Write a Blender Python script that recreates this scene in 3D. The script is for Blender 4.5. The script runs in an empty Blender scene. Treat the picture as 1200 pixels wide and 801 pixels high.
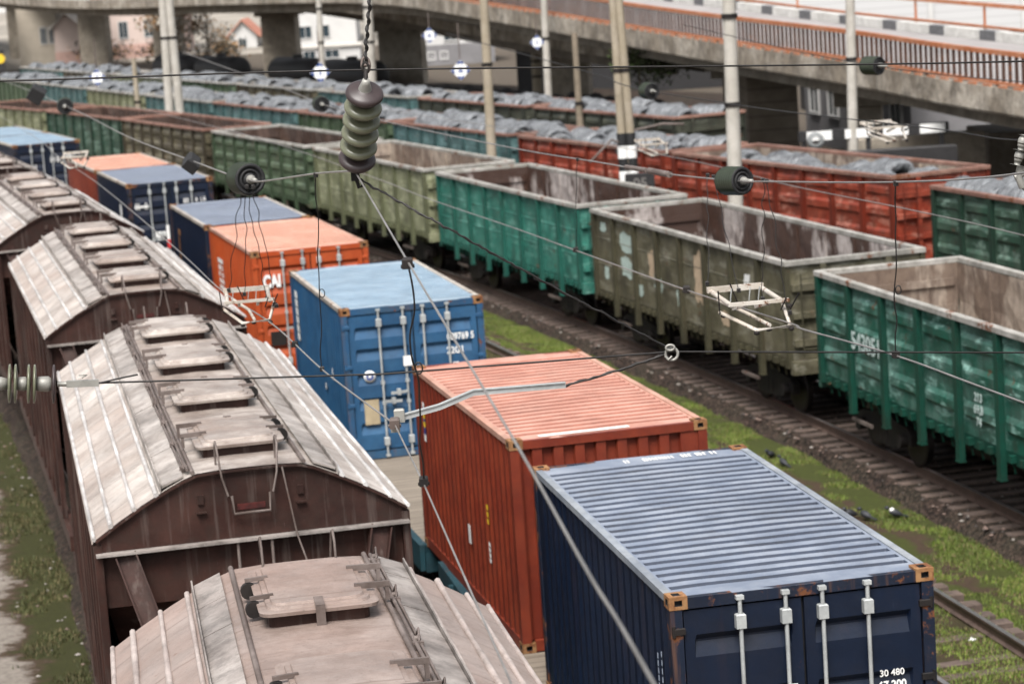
import bpy, bmesh, math, random
from mathutils import Vector, Matrix
random.seed(7)
PI = math.pi
S = bpy.context.scene
COL = S.collection

# ------------------------------------------------------------------ camera
CZ = 9.5666
pitch, roll = 0.157042, -0.067738
fwd = Vector((0, math.cos(pitch), -math.sin(pitch)))
r0 = Vector((1, 0, 0)); u0 = Vector((0, math.sin(pitch), math.cos(pitch)))
rt = math.cos(roll) * r0 + math.sin(roll) * u0
up = -math.sin(roll) * r0 + math.cos(roll) * u0
cd = bpy.data.cameras.new('camera')
cam = bpy.data.objects.new('camera', cd); COL.objects.link(cam)
M = Matrix.Identity(4)
for i in range(3):
    M[i][0] = rt[i]; M[i][1] = up[i]; M[i][2] = -fwd[i]
M[2][3] = CZ
cam.matrix_world = M
cd.sensor_fit = 'HORIZONTAL'; cd.sensor_width = 36; cd.lens = 2869.7 / 1200 * 36
cd.clip_start = 0.5; cd.clip_end = 3000
cd.dof.use_dof = True; cd.dof.focus_distance = 17.5; cd.dof.aperture_fstop = 2.7; cd.dof.aperture_blades = 9
S.camera = cam

# ------------------------------------------------------------------ world and light
w = bpy.data.worlds.new('World'); S.world = w; w.use_nodes = True
nt = w.node_tree; nt.nodes.clear()
sky = nt.nodes.new('ShaderNodeTexSky'); sky.sky_type = 'NISHITA'; sky.sun_disc = False
SUN_EL, SUN_AZ = math.radians(58), math.radians(194)      # azimuth from +Y towards +X
sky.sun_elevation = SUN_EL; sky.sun_rotation = SUN_AZ
sky.air_density = 1.0; sky.dust_density = 4.0; sky.ozone_density = 1.0
hs = nt.nodes.new('ShaderNodeHueSaturation'); hs.inputs['Saturation'].default_value = 0.24
bg = nt.nodes.new('ShaderNodeBackground'); bg.inputs['Strength'].default_value = 0.06
wo = nt.nodes.new('ShaderNodeOutputWorld')
nt.links.new(sky.outputs[0], hs.inputs['Color']); nt.links.new(hs.outputs[0], bg.inputs['Color']); nt.links.new(bg.outputs[0], wo.inputs[0])
sl = bpy.data.lights.new('sun', 'SUN'); sl.energy = 1.5; sl.angle = math.radians(30); sl.color = (1, 0.96, 0.92)
so = bpy.data.objects.new('sun', sl); COL.objects.link(so)
sd = Vector((math.sin(SUN_AZ) * math.cos(SUN_EL), math.cos(SUN_AZ) * math.cos(SUN_EL), math.sin(SUN_EL)))
so.rotation_euler = sd.to_track_quat('Z', 'Y').to_euler(); so.location = (0, 0, 60)
S.view_settings.view_transform = 'Standard'; S.view_settings.look = 'None'
S.view_settings.gamma = 1; S.view_settings.use_curve_mapping = False
S.view_settings.exposure = 1.74
S.render.engine = 'CYCLES'
S.cycles.max_bounces = 6; S.cycles.diffuse_bounces = 1; S.cycles.glossy_bounces = 2

# ------------------------------------------------------------------ materials
def newmat(name):
    m = bpy.data.materials.new(name); m.use_nodes = True
    m.node_tree.nodes.clear()
    return m, m.node_tree
class NT:
    def __init__(s, name):
        s.m, s.t = newmat(name)
        s.out = s.n('ShaderNodeOutputMaterial'); s.b = s.n('ShaderNodeBsdfPrincipled'); s.l(s.b.outputs[0], s.out.inputs[0])
        tc = s.n('ShaderNodeTexCoord'); oi = s.n('ShaderNodeObjectInfo')
        mu = s.n('ShaderNodeMath'); mu.operation = 'MULTIPLY'; mu.inputs[1].default_value = 91.7; s.l(oi.outputs['Random'], mu.inputs[0])
        ad = s.n('ShaderNodeVectorMath'); ad.operation = 'ADD'; s.l(tc.outputs['Object'], ad.inputs[0]); s.l(mu.outputs[0], ad.inputs[1])
        s.co = ad.outputs[0]; s.raw = tc.outputs['Object']
    def n(s, t): return s.t.nodes.new(t)
    def l(s, a, b): s.t.links.new(a, b)
    def noise(s, sc, det=5, rough=.6, scale3=None, dist=0):
        nn = s.n('ShaderNodeTexNoise'); nn.inputs['Scale'].default_value = sc; nn.inputs['Detail'].default_value = det
        nn.inputs['Roughness'].default_value = rough; nn.inputs['Distortion'].default_value = dist
        if scale3:
            mp = s.n('ShaderNodeMapping'); mp.inputs['Scale'].default_value = scale3; s.l(s.co, mp.inputs[0]); s.l(mp.outputs[0], nn.inputs['Vector'])
        else: s.l(s.co, nn.inputs['Vector'])
        return nn.outputs['Fac']
    def ramp(s, fac, a, b, va=0., vb=1.):
        r = s.n('ShaderNodeMapRange'); r.clamp = True
        r.inputs[1].default_value = a; r.inputs[2].default_value = b; r.inputs[3].default_value = va; r.inputs[4].default_value = vb
        s.l(fac, r.inputs[0]); return r.outputs[0]
    def mix(s, fac, a, b):
        x = s.n('ShaderNodeMix'); x.data_type = 'RGBA'
        if isinstance(fac, (int, float)): x.inputs[0].default_value = fac
        else: s.l(fac, x.inputs[0])
        for i, c in ((6, a), (7, b)):
            if isinstance(c, tuple): x.inputs[i].default_value = (*c[:3], 1)
            else: s.l(c, x.inputs[i])
        return x.outputs[2]
    def mul(s, a, b):
        x = s.n('ShaderNodeMath'); x.operation = 'MULTIPLY'; s.l(a, x.inputs[0])
        if isinstance(b, (int, float)): x.inputs[1].default_value = b
        else: s.l(b, x.inputs[1])
        return x.outputs[0]
    def bump(s, fac, st, dist=.02):
        b = s.n('ShaderNodeBump'); b.inputs['Strength'].default_value = st; b.inputs['Distance'].default_value = dist
        s.l(fac, b.inputs['Height']); s.l(b.outputs[0], s.b.inputs['Normal'])
    def upness(s, a=.5, b=.9):
        g = s.n('ShaderNodeNewGeometry'); sp = s.n('ShaderNodeSeparateXYZ'); s.l(g.outputs['True Normal'], sp.inputs[0])
        return s.ramp(sp.outputs['Z'], a, b)
def hexc(h):
    v = [int(h[i:i+2], 16) / 255 for i in (0, 2, 4)]
    return tuple((c / 12.92 if c <= .04045 else ((c + .055) / 1.055) ** 2.4) for c in v)
RUST = (0.13, 0.048, 0.02)
def _unused(): pass
def paint(name, base, fade=None, rust=.62, fadeamt=.5, streak=0.3, streakcol=RUST, top=None, rough=.5, metal=0, fs=1.5, rs=2.2, bump=.15, dirt=.25, spec=.32, scuff=0, scuffcol=None):
    k = NT(name)
    fade = fade or tuple(min(1, c * 1.5 + .03) for c in base)
    f1 = k.ramp(k.noise(fs, 7, .7), .42, .60)
    c = k.mix(k.mul(f1, fadeamt), base, fade)
    d0 = k.ramp(k.noise(.8, 6, .7), .44, .66)
    c = k.mix(k.mul(d0, min(1, dirt*1.3)), c, tuple(x*.35 + .008 for x in base))
    d = k.ramp(k.noise(3.1, 9, .78), .46, .68)
    c = k.mix(k.mul(d, dirt*1.15), c, (0.03, 0.025, 0.021))
    sc_ = k.ramp(k.noise(1, 4, .6, (38, 38, 5)), .70, .74)
    c = k.mix(k.mul(sc_, min(.5, dirt)), c, tuple(min(1, x*1.6 + .05) for x in fade))
    if streak:
        st = k.ramp(k.noise(1.0, 5, .6, (9, 9, .55)), .55, .75)
        c = k.mix(k.mul(st, streak), c, streakcol)
    if scuff:
        s1 = k.ramp(k.noise(1.0, 7, .68, (1.2, 1.1, 3.4)), .535, .60); s2 = k.ramp(k.noise(6, 6, .7, (1, 1, 1.6)), .35, .6)
        c = k.mix(k.mul(k.mul(s1, s2), scuff), c, scuffcol)
    if top is not None:
        u_ = k.upness()
        tn = k.ramp(k.noise(4, 8, .7, (1, 1, 1)), .3, .75, .72, 1.)
        c = k.mix(k.mul(u_, tn), c, top)
    if rust < 1:
        rn = k.noise(rs, 9, .72)
        rr = k.ramp(rn, rust, rust + .05)
        c = k.mix(rr, c, RUST)
        ro = k.ramp(rn, rust, rust + .05, rough, .85); k.l(ro, k.b.inputs['Roughness'])
    else: k.b.inputs['Roughness'].default_value = rough
    k.l(c, k.b.inputs['Base Color'])
    k.b.inputs['Metallic'].default_value = metal
    k.b.inputs['Specular IOR Level'].default_value = spec
    k.bump(k.noise(14, 6, .7), bump)
    return k.m
def plain(name, col, rough=.6, metal=0, var=.25, sc=6, bump=.1, spec=.5):
    k = NT(name)
    n_ = k.ramp(k.noise(sc, 6, .65), .35, .7)
    c = k.mix(n_, tuple(x * (1 - var) for x in col), tuple(min(1, x * (1 + var)) for x in col))
    k.l(c, k.b.inputs['Base Color']); k.b.inputs['Roughness'].default_value = rough; k.b.inputs['Metallic'].default_value = metal
    k.b.inputs['Specular IOR Level'].default_value = spec
    k.bump(k.noise(sc * 5, 5, .6), bump)
    return k.m

MAT = {}
# containers: (side paint, roof); pale roofs combine faded paint with painted sky reflection
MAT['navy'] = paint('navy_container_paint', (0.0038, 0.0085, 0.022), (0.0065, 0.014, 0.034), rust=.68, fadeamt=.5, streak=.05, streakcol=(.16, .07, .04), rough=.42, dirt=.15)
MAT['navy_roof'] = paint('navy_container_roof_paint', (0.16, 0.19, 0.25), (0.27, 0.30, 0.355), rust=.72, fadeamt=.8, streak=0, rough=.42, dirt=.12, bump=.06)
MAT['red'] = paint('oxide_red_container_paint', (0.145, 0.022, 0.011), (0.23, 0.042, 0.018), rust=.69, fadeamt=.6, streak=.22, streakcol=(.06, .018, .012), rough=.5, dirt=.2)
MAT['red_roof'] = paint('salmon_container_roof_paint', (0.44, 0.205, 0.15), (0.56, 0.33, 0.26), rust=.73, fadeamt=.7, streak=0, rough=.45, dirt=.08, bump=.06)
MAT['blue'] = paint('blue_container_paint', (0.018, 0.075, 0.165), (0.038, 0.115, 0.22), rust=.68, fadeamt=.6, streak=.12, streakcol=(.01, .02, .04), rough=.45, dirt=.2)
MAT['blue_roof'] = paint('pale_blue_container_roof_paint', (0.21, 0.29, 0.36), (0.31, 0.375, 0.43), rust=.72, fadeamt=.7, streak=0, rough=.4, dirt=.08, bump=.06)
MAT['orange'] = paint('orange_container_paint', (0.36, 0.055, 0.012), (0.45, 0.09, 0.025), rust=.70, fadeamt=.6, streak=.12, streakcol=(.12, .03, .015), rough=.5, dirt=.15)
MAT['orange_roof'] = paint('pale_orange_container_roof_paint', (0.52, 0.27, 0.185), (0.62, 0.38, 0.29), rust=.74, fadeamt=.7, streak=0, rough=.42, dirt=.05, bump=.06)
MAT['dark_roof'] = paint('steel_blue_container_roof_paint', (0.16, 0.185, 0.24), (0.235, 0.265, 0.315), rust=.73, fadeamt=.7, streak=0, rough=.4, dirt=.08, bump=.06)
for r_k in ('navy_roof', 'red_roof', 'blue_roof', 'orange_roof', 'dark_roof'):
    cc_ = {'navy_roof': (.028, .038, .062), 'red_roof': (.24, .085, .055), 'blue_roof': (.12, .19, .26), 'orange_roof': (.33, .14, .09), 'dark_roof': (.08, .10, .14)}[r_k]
    MAT[r_k + '_groove'] = paint('shade_painted_in_' + r_k + '_grooves', cc_, tuple(c * 1.4 for c in cc_), rust=.74, fadeamt=.8, streak=0, rough=.6, dirt=.3)  # groove faces coloured darker to stand in for their shade
MAT['navy_frame'] = paint('rust_edged_navy_frame', (0.0045, 0.0095, 0.024), (0.012, 0.02, 0.04), rust=.55, fadeamt=.5, streak=.5, streakcol=(.22, .10, .04), rough=.55, dirt=.2, rs=5)
MAT['blue_frame'] = paint('rust_edged_blue_frame', (0.018, 0.075, 0.165), (0.05, 0.10, 0.15), rust=.58, fadeamt=.5, streak=.5, streakcol=(.12, .07, .04), rough=.55, dirt=.3, rs=5)
MAT['edge_blue'] = paint('worn_blue_grey_rail_paint', (0.20, 0.225, 0.26), (0.32, 0.34, 0.36), rust=.63, fadeamt=.8, streak=0, rough=.55, dirt=.3)
MAT['edge_salmon'] = paint('worn_salmon_rail_paint', (0.42, 0.22, 0.16), (0.55, 0.34, 0.26), rust=.64, fadeamt=.8, streak=0, rough=.55, dirt=.25)
MAT['edge'] = paint('worn_pale_rail_paint', (0.35, 0.31, 0.27), (0.5, 0.46, 0.40), rust=.60, fadeamt=.8, streak=0, rough=.6, dirt=.3)
MAT['casting'] = paint('rusty_corner_steel', (0.20, 0.085, 0.03), (0.36, 0.20, 0.09), rust=.52, fadeamt=.8, streak=0, rough=.8, dirt=.25, fs=5, rs=7)
MAT['galv'] = paint('galvanised_steel', (0.42, 0.44, 0.44), (0.55, 0.57, 0.56), rust=.70, fadeamt=.8, streak=0, rough=.45, metal=.25, dirt=.25, rs=5)
MAT['black'] = plain('black_rubber', (0.012, 0.012, 0.013), .7)
MAT['white'] = plain('white_marking_paint', (0.78, 0.78, 0.76), .6, var=.06)
MAT['yellow'] = plain('yellow_sticker', (0.75, 0.5, 0.03), .5, var=.1)
MAT['sblue'] = plain('blue_sticker', (0.02, 0.05, 0.22), .5, var=.1)
MAT['sred'] = plain('red_sticker', (0.55, 0.03, 0.03), .5, var=.1)
MAT['dull_red'] = plain('dull_red', (0.06, 0.007, 0.005), .6, var=.6)
MAT['tan'] = plain('tan_plate', (0.38, 0.31, 0.20), .6, var=.15)
# hoppers
MAT['hop'] = paint('brown_hopper_paint', spec=.15, base=(0.034, 0.016, 0.013), fade=(0.062, 0.030, 0.024), rust=.68, fadeamt=.8, streak=.5, streakcol=(.17, .14, .125), rough=.5, dirt=.45)
def roofmat(name, base, fade, pink, brown=(0.11, 0.075, 0.06)):
    k = NT(name)
    c = k.mix(k.ramp(k.noise(1.0, 8, .7), .34, .66), base, fade)
    c = k.mix(k.mul(k.ramp(k.noise(.55, 5, .6), .45, .65), .7), c, pink)
    c = k.mix(k.mul(k.ramp(k.noise(1.0, 7, .72, (1.6, 11, 1.6)), .50, .68), .38), c, brown)       # run-off streaks down the slope
    c = k.mix(k.mul(k.ramp(k.noise(1.7, 9, .78), .56, .70), .5), c, brown)
    sy_ = k.n('ShaderNodeSeparateXYZ'); k.l(k.raw, sy_.inputs[0]); pp_ = k.n('ShaderNodeMath'); pp_.operation = 'PINGPONG'; pp_.inputs[1].default_value = .61; k.l(sy_.outputs['Y'], pp_.inputs[0])
    c = k.mix(k.ramp(pp_.outputs[0], .006, .02, .6, 0), c, brown)                                    # weld seams between the sheets
    # dirt that has settled along the hatch strip
    sp_ = k.n('ShaderNodeSeparateXYZ'); k.l(k.raw, sp_.inputs[0]); ab = k.n('ShaderNodeMath'); ab.operation = 'ABSOLUTE'; k.l(sp_.outputs['X'], ab.inputs[0])
    strip = k.ramp(ab.outputs[0], .50, .78, 1, 0)
    c = k.mix(k.mul(k.mul(strip, k.ramp(k.noise(2.3, 7, .7), .35, .6)), .5), c, brown)
    sp = k.ramp(k.noise(30, 3, .6), .64, .70); c = k.mix(k.mul(sp, .5), c, (.07, .05, .042))
    c = k.mix(k.ramp(k.noise(3.2, 9, .78), .645, .69), c, (.15, .07, .045))
    k.l(c, k.b.inputs['Base Color'])
    k.l(k.ramp(k.noise(1.6, 6, .7), .35, .65, .28, .7), k.b.inputs['Roughness'])
    k.b.inputs['Metallic'].default_value = .12
    k.bump(k.noise(7, 8, .72), .4, .03)
    return k.m
MAT['hroof'] = roofmat('grey_hopper_roof', (0.28, 0.235, 0.205), (0.58, 0.53, 0.485), (0.33, 0.255, 0.215))  # pale patches are painted highlights mixed into the roof colour
MAT['hroof_pink'] = roofmat('dusty_pink_hopper_roof', (0.24, 0.185, 0.16), (0.35, 0.285, 0.255), (0.31, 0.215, 0.18), (0.15, 0.105, 0.085))
MAT['pink_seam'] = paint('dusty_pink_seam', (0.36, 0.30, 0.275), (0.46, 0.40, 0.37), rust=.70, fadeamt=.8, streak=0, rough=.5, dirt=.4)
MAT['pink_board'] = paint('dusty_pink_board', (0.27, 0.235, 0.215), (0.38, 0.345, 0.32), rust=.72, fadeamt=.8, streak=0, rough=.6, dirt=.6)
MAT['hboard'] = paint('weathered_board', (0.30, 0.265, 0.24), (0.50, 0.46, 0.43), rust=.70, fadeamt=.8, streak=0, rough=.6, dirt=.5)
MAT['seam'] = paint('worn_seam_highlight', (0.46, 0.43, 0.41), (0.72, 0.70, 0.68), rust=.74, fadeamt=1, streak=0, rough=.35, metal=.1, dirt=.35, fs=1.0)  # pale tone paints wet highlights along the seams
MAT['hrod'] = paint('dirty_rod_steel', (0.10, 0.075, 0.065), (0.20, 0.165, 0.15), rust=.66, fadeamt=.8, streak=0, rough=.55, dirt=.3)
# running gear
MAT['gear'] = paint('dark_running_gear', (0.006, 0.005, 0.005), (0.022, 0.016, 0.014), rust=.66, fadeamt=.7, streak=0, rough=.7, dirt=.3)
MAT['wheel'] = plain('wheel_steel', (0.018, 0.015, 0.014), .5, metal=.4)
MAT['teal_frame'] = paint('teal_flatcar_paint', (0.012, 0.045, 0.06), (0.02, 0.07, 0.085), rust=.66, fadeamt=.5, rough=.55)
MAT['rail'] = plain('rail_steel', (0.11, 0.075, 0.06), .5, metal=.4, var=.3)
MAT['railtop'] = plain('polished_rail_head', (0.40, 0.37, 0.36), .28, metal=.8, var=.15)
def planks():
    k = NT('grey_deck_planks')
    sp = k.n('ShaderNodeSeparateXYZ'); k.l(k.raw, sp.inputs[0])
    wv = k.n('ShaderNodeMath'); wv.operation = 'PINGPONG'; wv.inputs[1].default_value = .1; k.l(sp.outputs['Y'], wv.inputs[0])
    gap = k.ramp(wv.outputs[0], .0, .012, 1, 0)
    c = k.mix(k.ramp(k.noise(1.2, 6, .7, (1, 9, 1)), .3, .7), (0.12, 0.098, 0.075), (0.26, 0.22, 0.175))
    c = k.mix(gap, c, (.03, .025, .02)); k.l(c, k.b.inputs['Base Color']); k.b.inputs['Roughness'].default_value = .85
    return k.m
MAT['planks'] = planks()
def interior(name, a, b, c3):
    k = NT(name)
    c = k.mix(k.ramp(k.noise(.8, 6, .62, (1, 1, .45)), .50, .56), a, b)
    c = k.mix(k.ramp(k.noise(1.0, 6, .7, (7, 7, .5)), .52, .68, 0, .7), c, c3)
    c = k.mix(k.ramp(k.noise(5, 8, .7), .4, .75, 0, .6), c, (.05, .03, .025))
    k.l(c, k.b.inputs['Base Color']); k.l(k.ramp(k.noise(1.3, 5, .6), .4, .6, .35, .8), k.b.inputs['Roughness']); k.bump(k.noise(8, 7, .7), .3)
    return k.m
MAT['int_a'] = interior('stained_wagon_lining', (0.050, 0.026, 0.018), (0.40, 0.36, 0.34), (.035, .020, .015))
MAT['int_b'] = interior('dusty_wagon_lining', (0.17, 0.125, 0.095), (0.34, 0.28, 0.225), (.07, .045, .035))
MAT['int_c'] = interior('rusty_wagon_lining', (0.050, 0.030, 0.022), (0.095, 0.060, 0.045), (.03, .018, .014))
MAT['rim'] = paint('chafed_rim_paint', (0.28, 0.27, 0.24), (0.45, 0.43, 0.40), rust=.58, fadeamt=.8, streak=0, rough=.55, dirt=.35)
MAT['rim_rust'] = paint('rusty_rim_paint', (0.20, 0.10, 0.075), (0.30, 0.18, 0.14), rust=.60, fadeamt=.8, streak=0, rough=.6, dirt=.3)
GC = {
 'green': ((0.008, 0.088, 0.058), (0.10, 0.20, 0.165)), 'olive': ((0.10, 0.092, 0.055), (0.19, 0.175, 0.12)),
 'teal': ((0.026, 0.165, 0.125), (0.075, 0.26, 0.205)), 'sage': ((0.19, 0.205, 0.115), (0.33, 0.34, 0.22)),
 'moss': ((0.065, 0.105, 0.058), (0.11, 0.15, 0.09)), 'umber': ((0.075, 0.062, 0.040), (0.14, 0.125, 0.075)),
 'forest': ((0.022, 0.062, 0.040), (0.07, 0.12, 0.085)), 'brick': ((0.23, 0.034, 0.016), (0.33, 0.07, 0.038)),
 'bluegrey': ((0.075, 0.155, 0.155), (0.13, 0.22, 0.22)), 'dusk': ((0.045, 0.050, 0.038), (0.085, 0.09, 0.065))}
for k_, (a_, b_) in GC.items():
    MAT['g_' + k_] = paint(k_ + '_wagon_paint', a_, b_, rust=.625, fadeamt=.85, streak=.35, streakcol=(.05, .032, .022), rough=.48, dirt=.55, fs=1.2, scuff={'green': 1.0, 'forest': .8, 'brick': .6, 'teal': .7, 'olive': .7}.get(k_, .65), scuffcol={'green': (.22, .38, .33), 'forest': (.20, .29, .24), 'brick': (.48, .24, .18), 'teal': (.18, .38, .32), 'olive': (.26, .25, .20)}.get(k_, tuple(min(1, x * 1.35 + .05) for x in b_)))
    MAT['p_' + k_] = paint(k_ + '_post_paint', tuple(c * .48 for c in a_), tuple(c * .8 for c in a_), rust=.67, fadeamt=.5, streak=.1, rough=.5, dirt=.25)
# setting
MAT['concrete'] = paint('weathered_concrete', (0.25, 0.215, 0.17), (0.37, 0.33, 0.27), rust=1, fadeamt=.9, streak=.55, streakcol=(.12, .10, .08), rough=.85, dirt=.3, fs=.5)
MAT['kerbwhite'] = paint('worn_white_kerb_paint', (0.54, 0.53, 0.50), (0.66, 0.65, 0.62), rust=1, fadeamt=1, streak=.45, streakcol=(.3, .27, .24), dirt=.2)
MAT['kerbgrey'] = plain('faded_black_kerb', (0.11, 0.11, 0.115), .8)
MAT['fascia'] = paint('chalky_kerb_concrete', (0.27, 0.23, 0.18), (0.50, 0.45, 0.38), rust=.70, fadeamt=1, streak=.65, streakcol=(.10, .075, .055), rough=.9, dirt=.55, fs=.5)
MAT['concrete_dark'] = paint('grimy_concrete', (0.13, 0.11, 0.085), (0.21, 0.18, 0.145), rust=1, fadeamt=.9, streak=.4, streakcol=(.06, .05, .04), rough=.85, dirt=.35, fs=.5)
MAT['pole'] = paint('pale_pole_concrete', (0.40, 0.375, 0.33), (0.50, 0.475, 0.43), rust=1, fadeamt=.8, streak=.25, streakcol=(.2, .18, .15), rough=.85, dirt=.1)
MAT['pole_tan'] = paint('tan_pole_concrete', (0.30, 0.255, 0.185), (0.37, 0.32, 0.25), rust=1, fadeamt=.8, streak=.25, streakcol=(.15, .12, .09), rough=.85, dirt=.15)
MAT['wood'] = paint('old_pole_wood', (0.20, 0.165, 0.12), (0.27, 0.22, 0.17), rust=1, streak=.3, streakcol=(.1, .08, .05), rough=.9)
MAT['asphalt'] = plain('pale_asphalt', (0.27, 0.255, 0.25), .9, var=.12, sc=.6)
MAT['orange_rail'] = paint('orange_railing_paint', (0.42, 0.145, 0.06), (0.50, 0.25, 0.15), rust=.66, fadeamt=.7, streak=0, rough=.6, dirt=.15)
MAT['brown_rail'] = paint('brown_railing_steel', (0.055, 0.028, 0.02), (0.11, 0.05, 0.03), rust=.6, streak=0, rough=.7)
MAT['wire'] = plain('dark_wire', (0.030, 0.028, 0.027), .45, metal=.6, var=.4)
MAT['wire_pale'] = plain('worn_contact_wire', (0.30, 0.285, 0.27), .38, metal=.6, var=.25, sc=3)
MAT['glass_green'] = plain('green_insulator_glass', (0.125, 0.13, 0.085), .25, var=.12, bump=.02)
MAT['porc_brown'] = plain('brown_porcelain', (0.040, 0.028, 0.028), .42, var=.2, bump=.02)
MAT['barrel'] = plain('green_barrel_insulator', (0.030, 0.038, 0.025), .28, var=.2, bump=.03)
MAT['cap'] = plain('grey_cast_cap', (0.28, 0.275, 0.25), .5, metal=.3, var=.2)
MAT['fitting'] = paint('white_section_fitting', (0.42, 0.37, 0.31), (0.56, 0.53, 0.48), rust=.56, fadeamt=.8, streak=0, rough=.5, dirt=.15, rs=9)
def coilmat():
    k = NT('grey_wire_coil')
    c = k.mix(k.ramp(k.noise(1, 6, .7, (2.5, 26, 2.5)), .35, .65), (0.05, 0.055, 0.06), (0.34, 0.355, 0.37))
    c = k.mix(k.ramp(k.noise(2.2, 7, .75), .50, .66, 0, .75), c, (.045, .045, .05)); c = k.mix(k.ramp(k.noise(1.6, 6, .7), .66, .72, 0, .6), c, (.16, .09, .06))
    k.l(c, k.b.inputs['Base Color']); k.b.inputs['Roughness'].default_value = .5; k.b.inputs['Metallic'].default_value = .35
    k.bump(k.noise(1, 5, .7, (2.5, 40, 2.5)), .8, .04)
    return k.m
MAT['coil'] = coilmat()
MAT['win'] = plain('dark_window_glass', (0.03, 0.045, 0.055), .15, var=.2)
MAT['house_pink'] = plain('pink_render', (0.50, 0.33, 0.28), .85, var=.1, sc=.6)
MAT['house_cream'] = plain('cream_render', (0.58, 0.47, 0.42), .85, var=.08, sc=.6)
MAT['house_white'] = plain('white_render', (0.55, 0.545, 0.53), .85, var=.06, sc=.6)
MAT['house_grey'] = plain('grey_render', (0.20, 0.195, 0.20), .85, var=.15, sc=.6)
MAT['house_beige'] = plain('beige_render', (0.42, 0.37, 0.30), .85, var=.12, sc=.6)
MAT['rooftile'] = plain('pale_sheet_roof', (0.58, 0.55, 0.50), .7, var=.15, sc=.8)
MAT['redtile'] = plain('red_tile_roof', (0.45, 0.19, 0.13), .8, var=.2, sc=1.5)
def siding():
    k = NT('white_wall_siding')
    sp = k.n('ShaderNodeSeparateXYZ'); k.l(k.raw, sp.inputs[0])
    wv = k.n('ShaderNodeMath'); wv.operation = 'PINGPONG'; wv.inputs[1].default_value = .3; k.l(sp.outputs['Z'], wv.inputs[0])
    c = k.mix(k.ramp(wv.outputs[0], 0, .05, 1, 0), (0.52, 0.52, 0.52), (0.38, 0.38, 0.38)); k.l(c, k.b.inputs['Base Color']); k.b.inputs['Roughness'].default_value = .6
    return k.m
MAT['siding'] = siding()
MAT['soot_and_shade'] = plain('sooty_steel_and_shade', (0.018, 0.017, 0.018), .6, var=.3)
MAT['bird'] = plain('dark_feathers', (0.025, 0.027, 0.032), .6, var=.3)
MAT['bark'] = plain('bark', (0.10, 0.08, 0.06), .9)
MAT['leaf_dry'] = plain('dry_leaves', (0.30, 0.17, 0.07), .7, var=.5, sc=2)
MAT['leaf_pale'] = plain('pale_leaves', (0.42, 0.38, 0.32), .7, var=.3, sc=2)
MAT['leaf_green'] = plain('green_leaves', (0.07, 0.10, 0.03), .7, var=.4, sc=2)
MAT['leaf_dark'] = plain('dark_leaves', (0.035, 0.035, 0.025), .8, var=.4, sc=2)
MAT['stone'] = plain('pale_stone', (0.26, 0.235, 0.21), .85, var=.3, sc=3)

# arcs that all the tracks share (centre of curvature)
CX, CY = -376.4, -47.4
R_HOP, R_CON, R_EMP, R_GON = 380.4, 385.0, 390.25, 394.9
def arc(R, th, off=0):
    return CX + (R + off) * math.cos(th), CY + (R + off) * math.sin(th)

# ground material: bands across the yard, plus noise
def ground():
    k = NT('yard_ground')
    sp = k.n('ShaderNodeSeparateXYZ'); k.l(k.raw, sp.inputs[0])
    def op(o, a, b=None):
        x = k.n('ShaderNodeMath'); x.operation = o
        if isinstance(a, (int, float)): x.inputs[0].default_value = a
        else: k.l(a, x.inputs[0])
        if b is not None:
            if isinstance(b, (int, float)): x.inputs[1].default_value = b
            else: k.l(b, x.inputs[1])
        return x.outputs[0]
    dx = op('SUBTRACT', sp.outputs['X'], CX); dy = op('SUBTRACT', sp.outputs['Y'], CY)
    r = op('SQRT', op('ADD', op('MULTIPLY', dx, dx), op('MULTIPLY', dy, dy)))
    n1 = k.noise(.55, 6, .65); n2 = k.noise(3.5, 7, .7)
    r = op('ADD', r, op('MULTIPLY', op('SUBTRACT', n1, .5), 2.2))
    r = op('ADD', r, op('MULTIPLY', op('SUBTRACT', n2, .5), .9))
    rp = k.n('ShaderNodeValToRGB'); k.l(k.ramp(r, 370, 402), rp.inputs[0])
    cr = rp.color_ramp
    GR = (0.052, 0.056, 0.018); GR2 = (0.072, 0.088, 0.022); DIRT = (0.088, 0.058, 0.040); PATH = (0.34, 0.30, 0.26); BAL = (0.095, 0.066, 0.052)
    stops = [(370, PATH), (377.8, PATH), (378.0, DIRT), (378.2, GR), (379.1, GR), (379.5, BAL), (386.6, BAL), (387.2, DIRT), (388.0, (0.085, 0.085, 0.035)), (389.2, DIRT), (389.9, GR), (390.6, DIRT), (391.1, GR),
             (391.4, GR2), (392.1, GR2), (392.25, DIRT), (392.45, DIRT), (392.6, GR2), (393.4, GR2), (393.7, BAL), (397, BAL), (399, DIRT), (402, (0.12, 0.10, 0.08))]
    while len(cr.elements) < len(stops): cr.elements.new(.5)
    for e, (v, c) in zip(cr.elements, stops): e.position = (v - 370) / 32; 
    for e, (v, c) in zip(cr.elements, stops): e.color = (*c, 1)
    c = rp.outputs[0]
    c = k.mix(k.ramp(k.noise(9, 8, .8), .35, .75, 0, .65), c, (0.03, 0.024, 0.018))
    c = k.mix(k.ramp(k.noise(22, 4, .7), .69, .74, 0, .5), c, (0.22, 0.19, 0.16))
    k.l(c, k.b.inputs['Base Color']); k.b.inputs['Roughness'].default_value = .95; k.b.inputs['Specular IOR Level'].default_value = .15
    k.bump(k.noise(10, 8, .8), .9, .08)
    return k.m
MAT['ground'] = ground()
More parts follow.
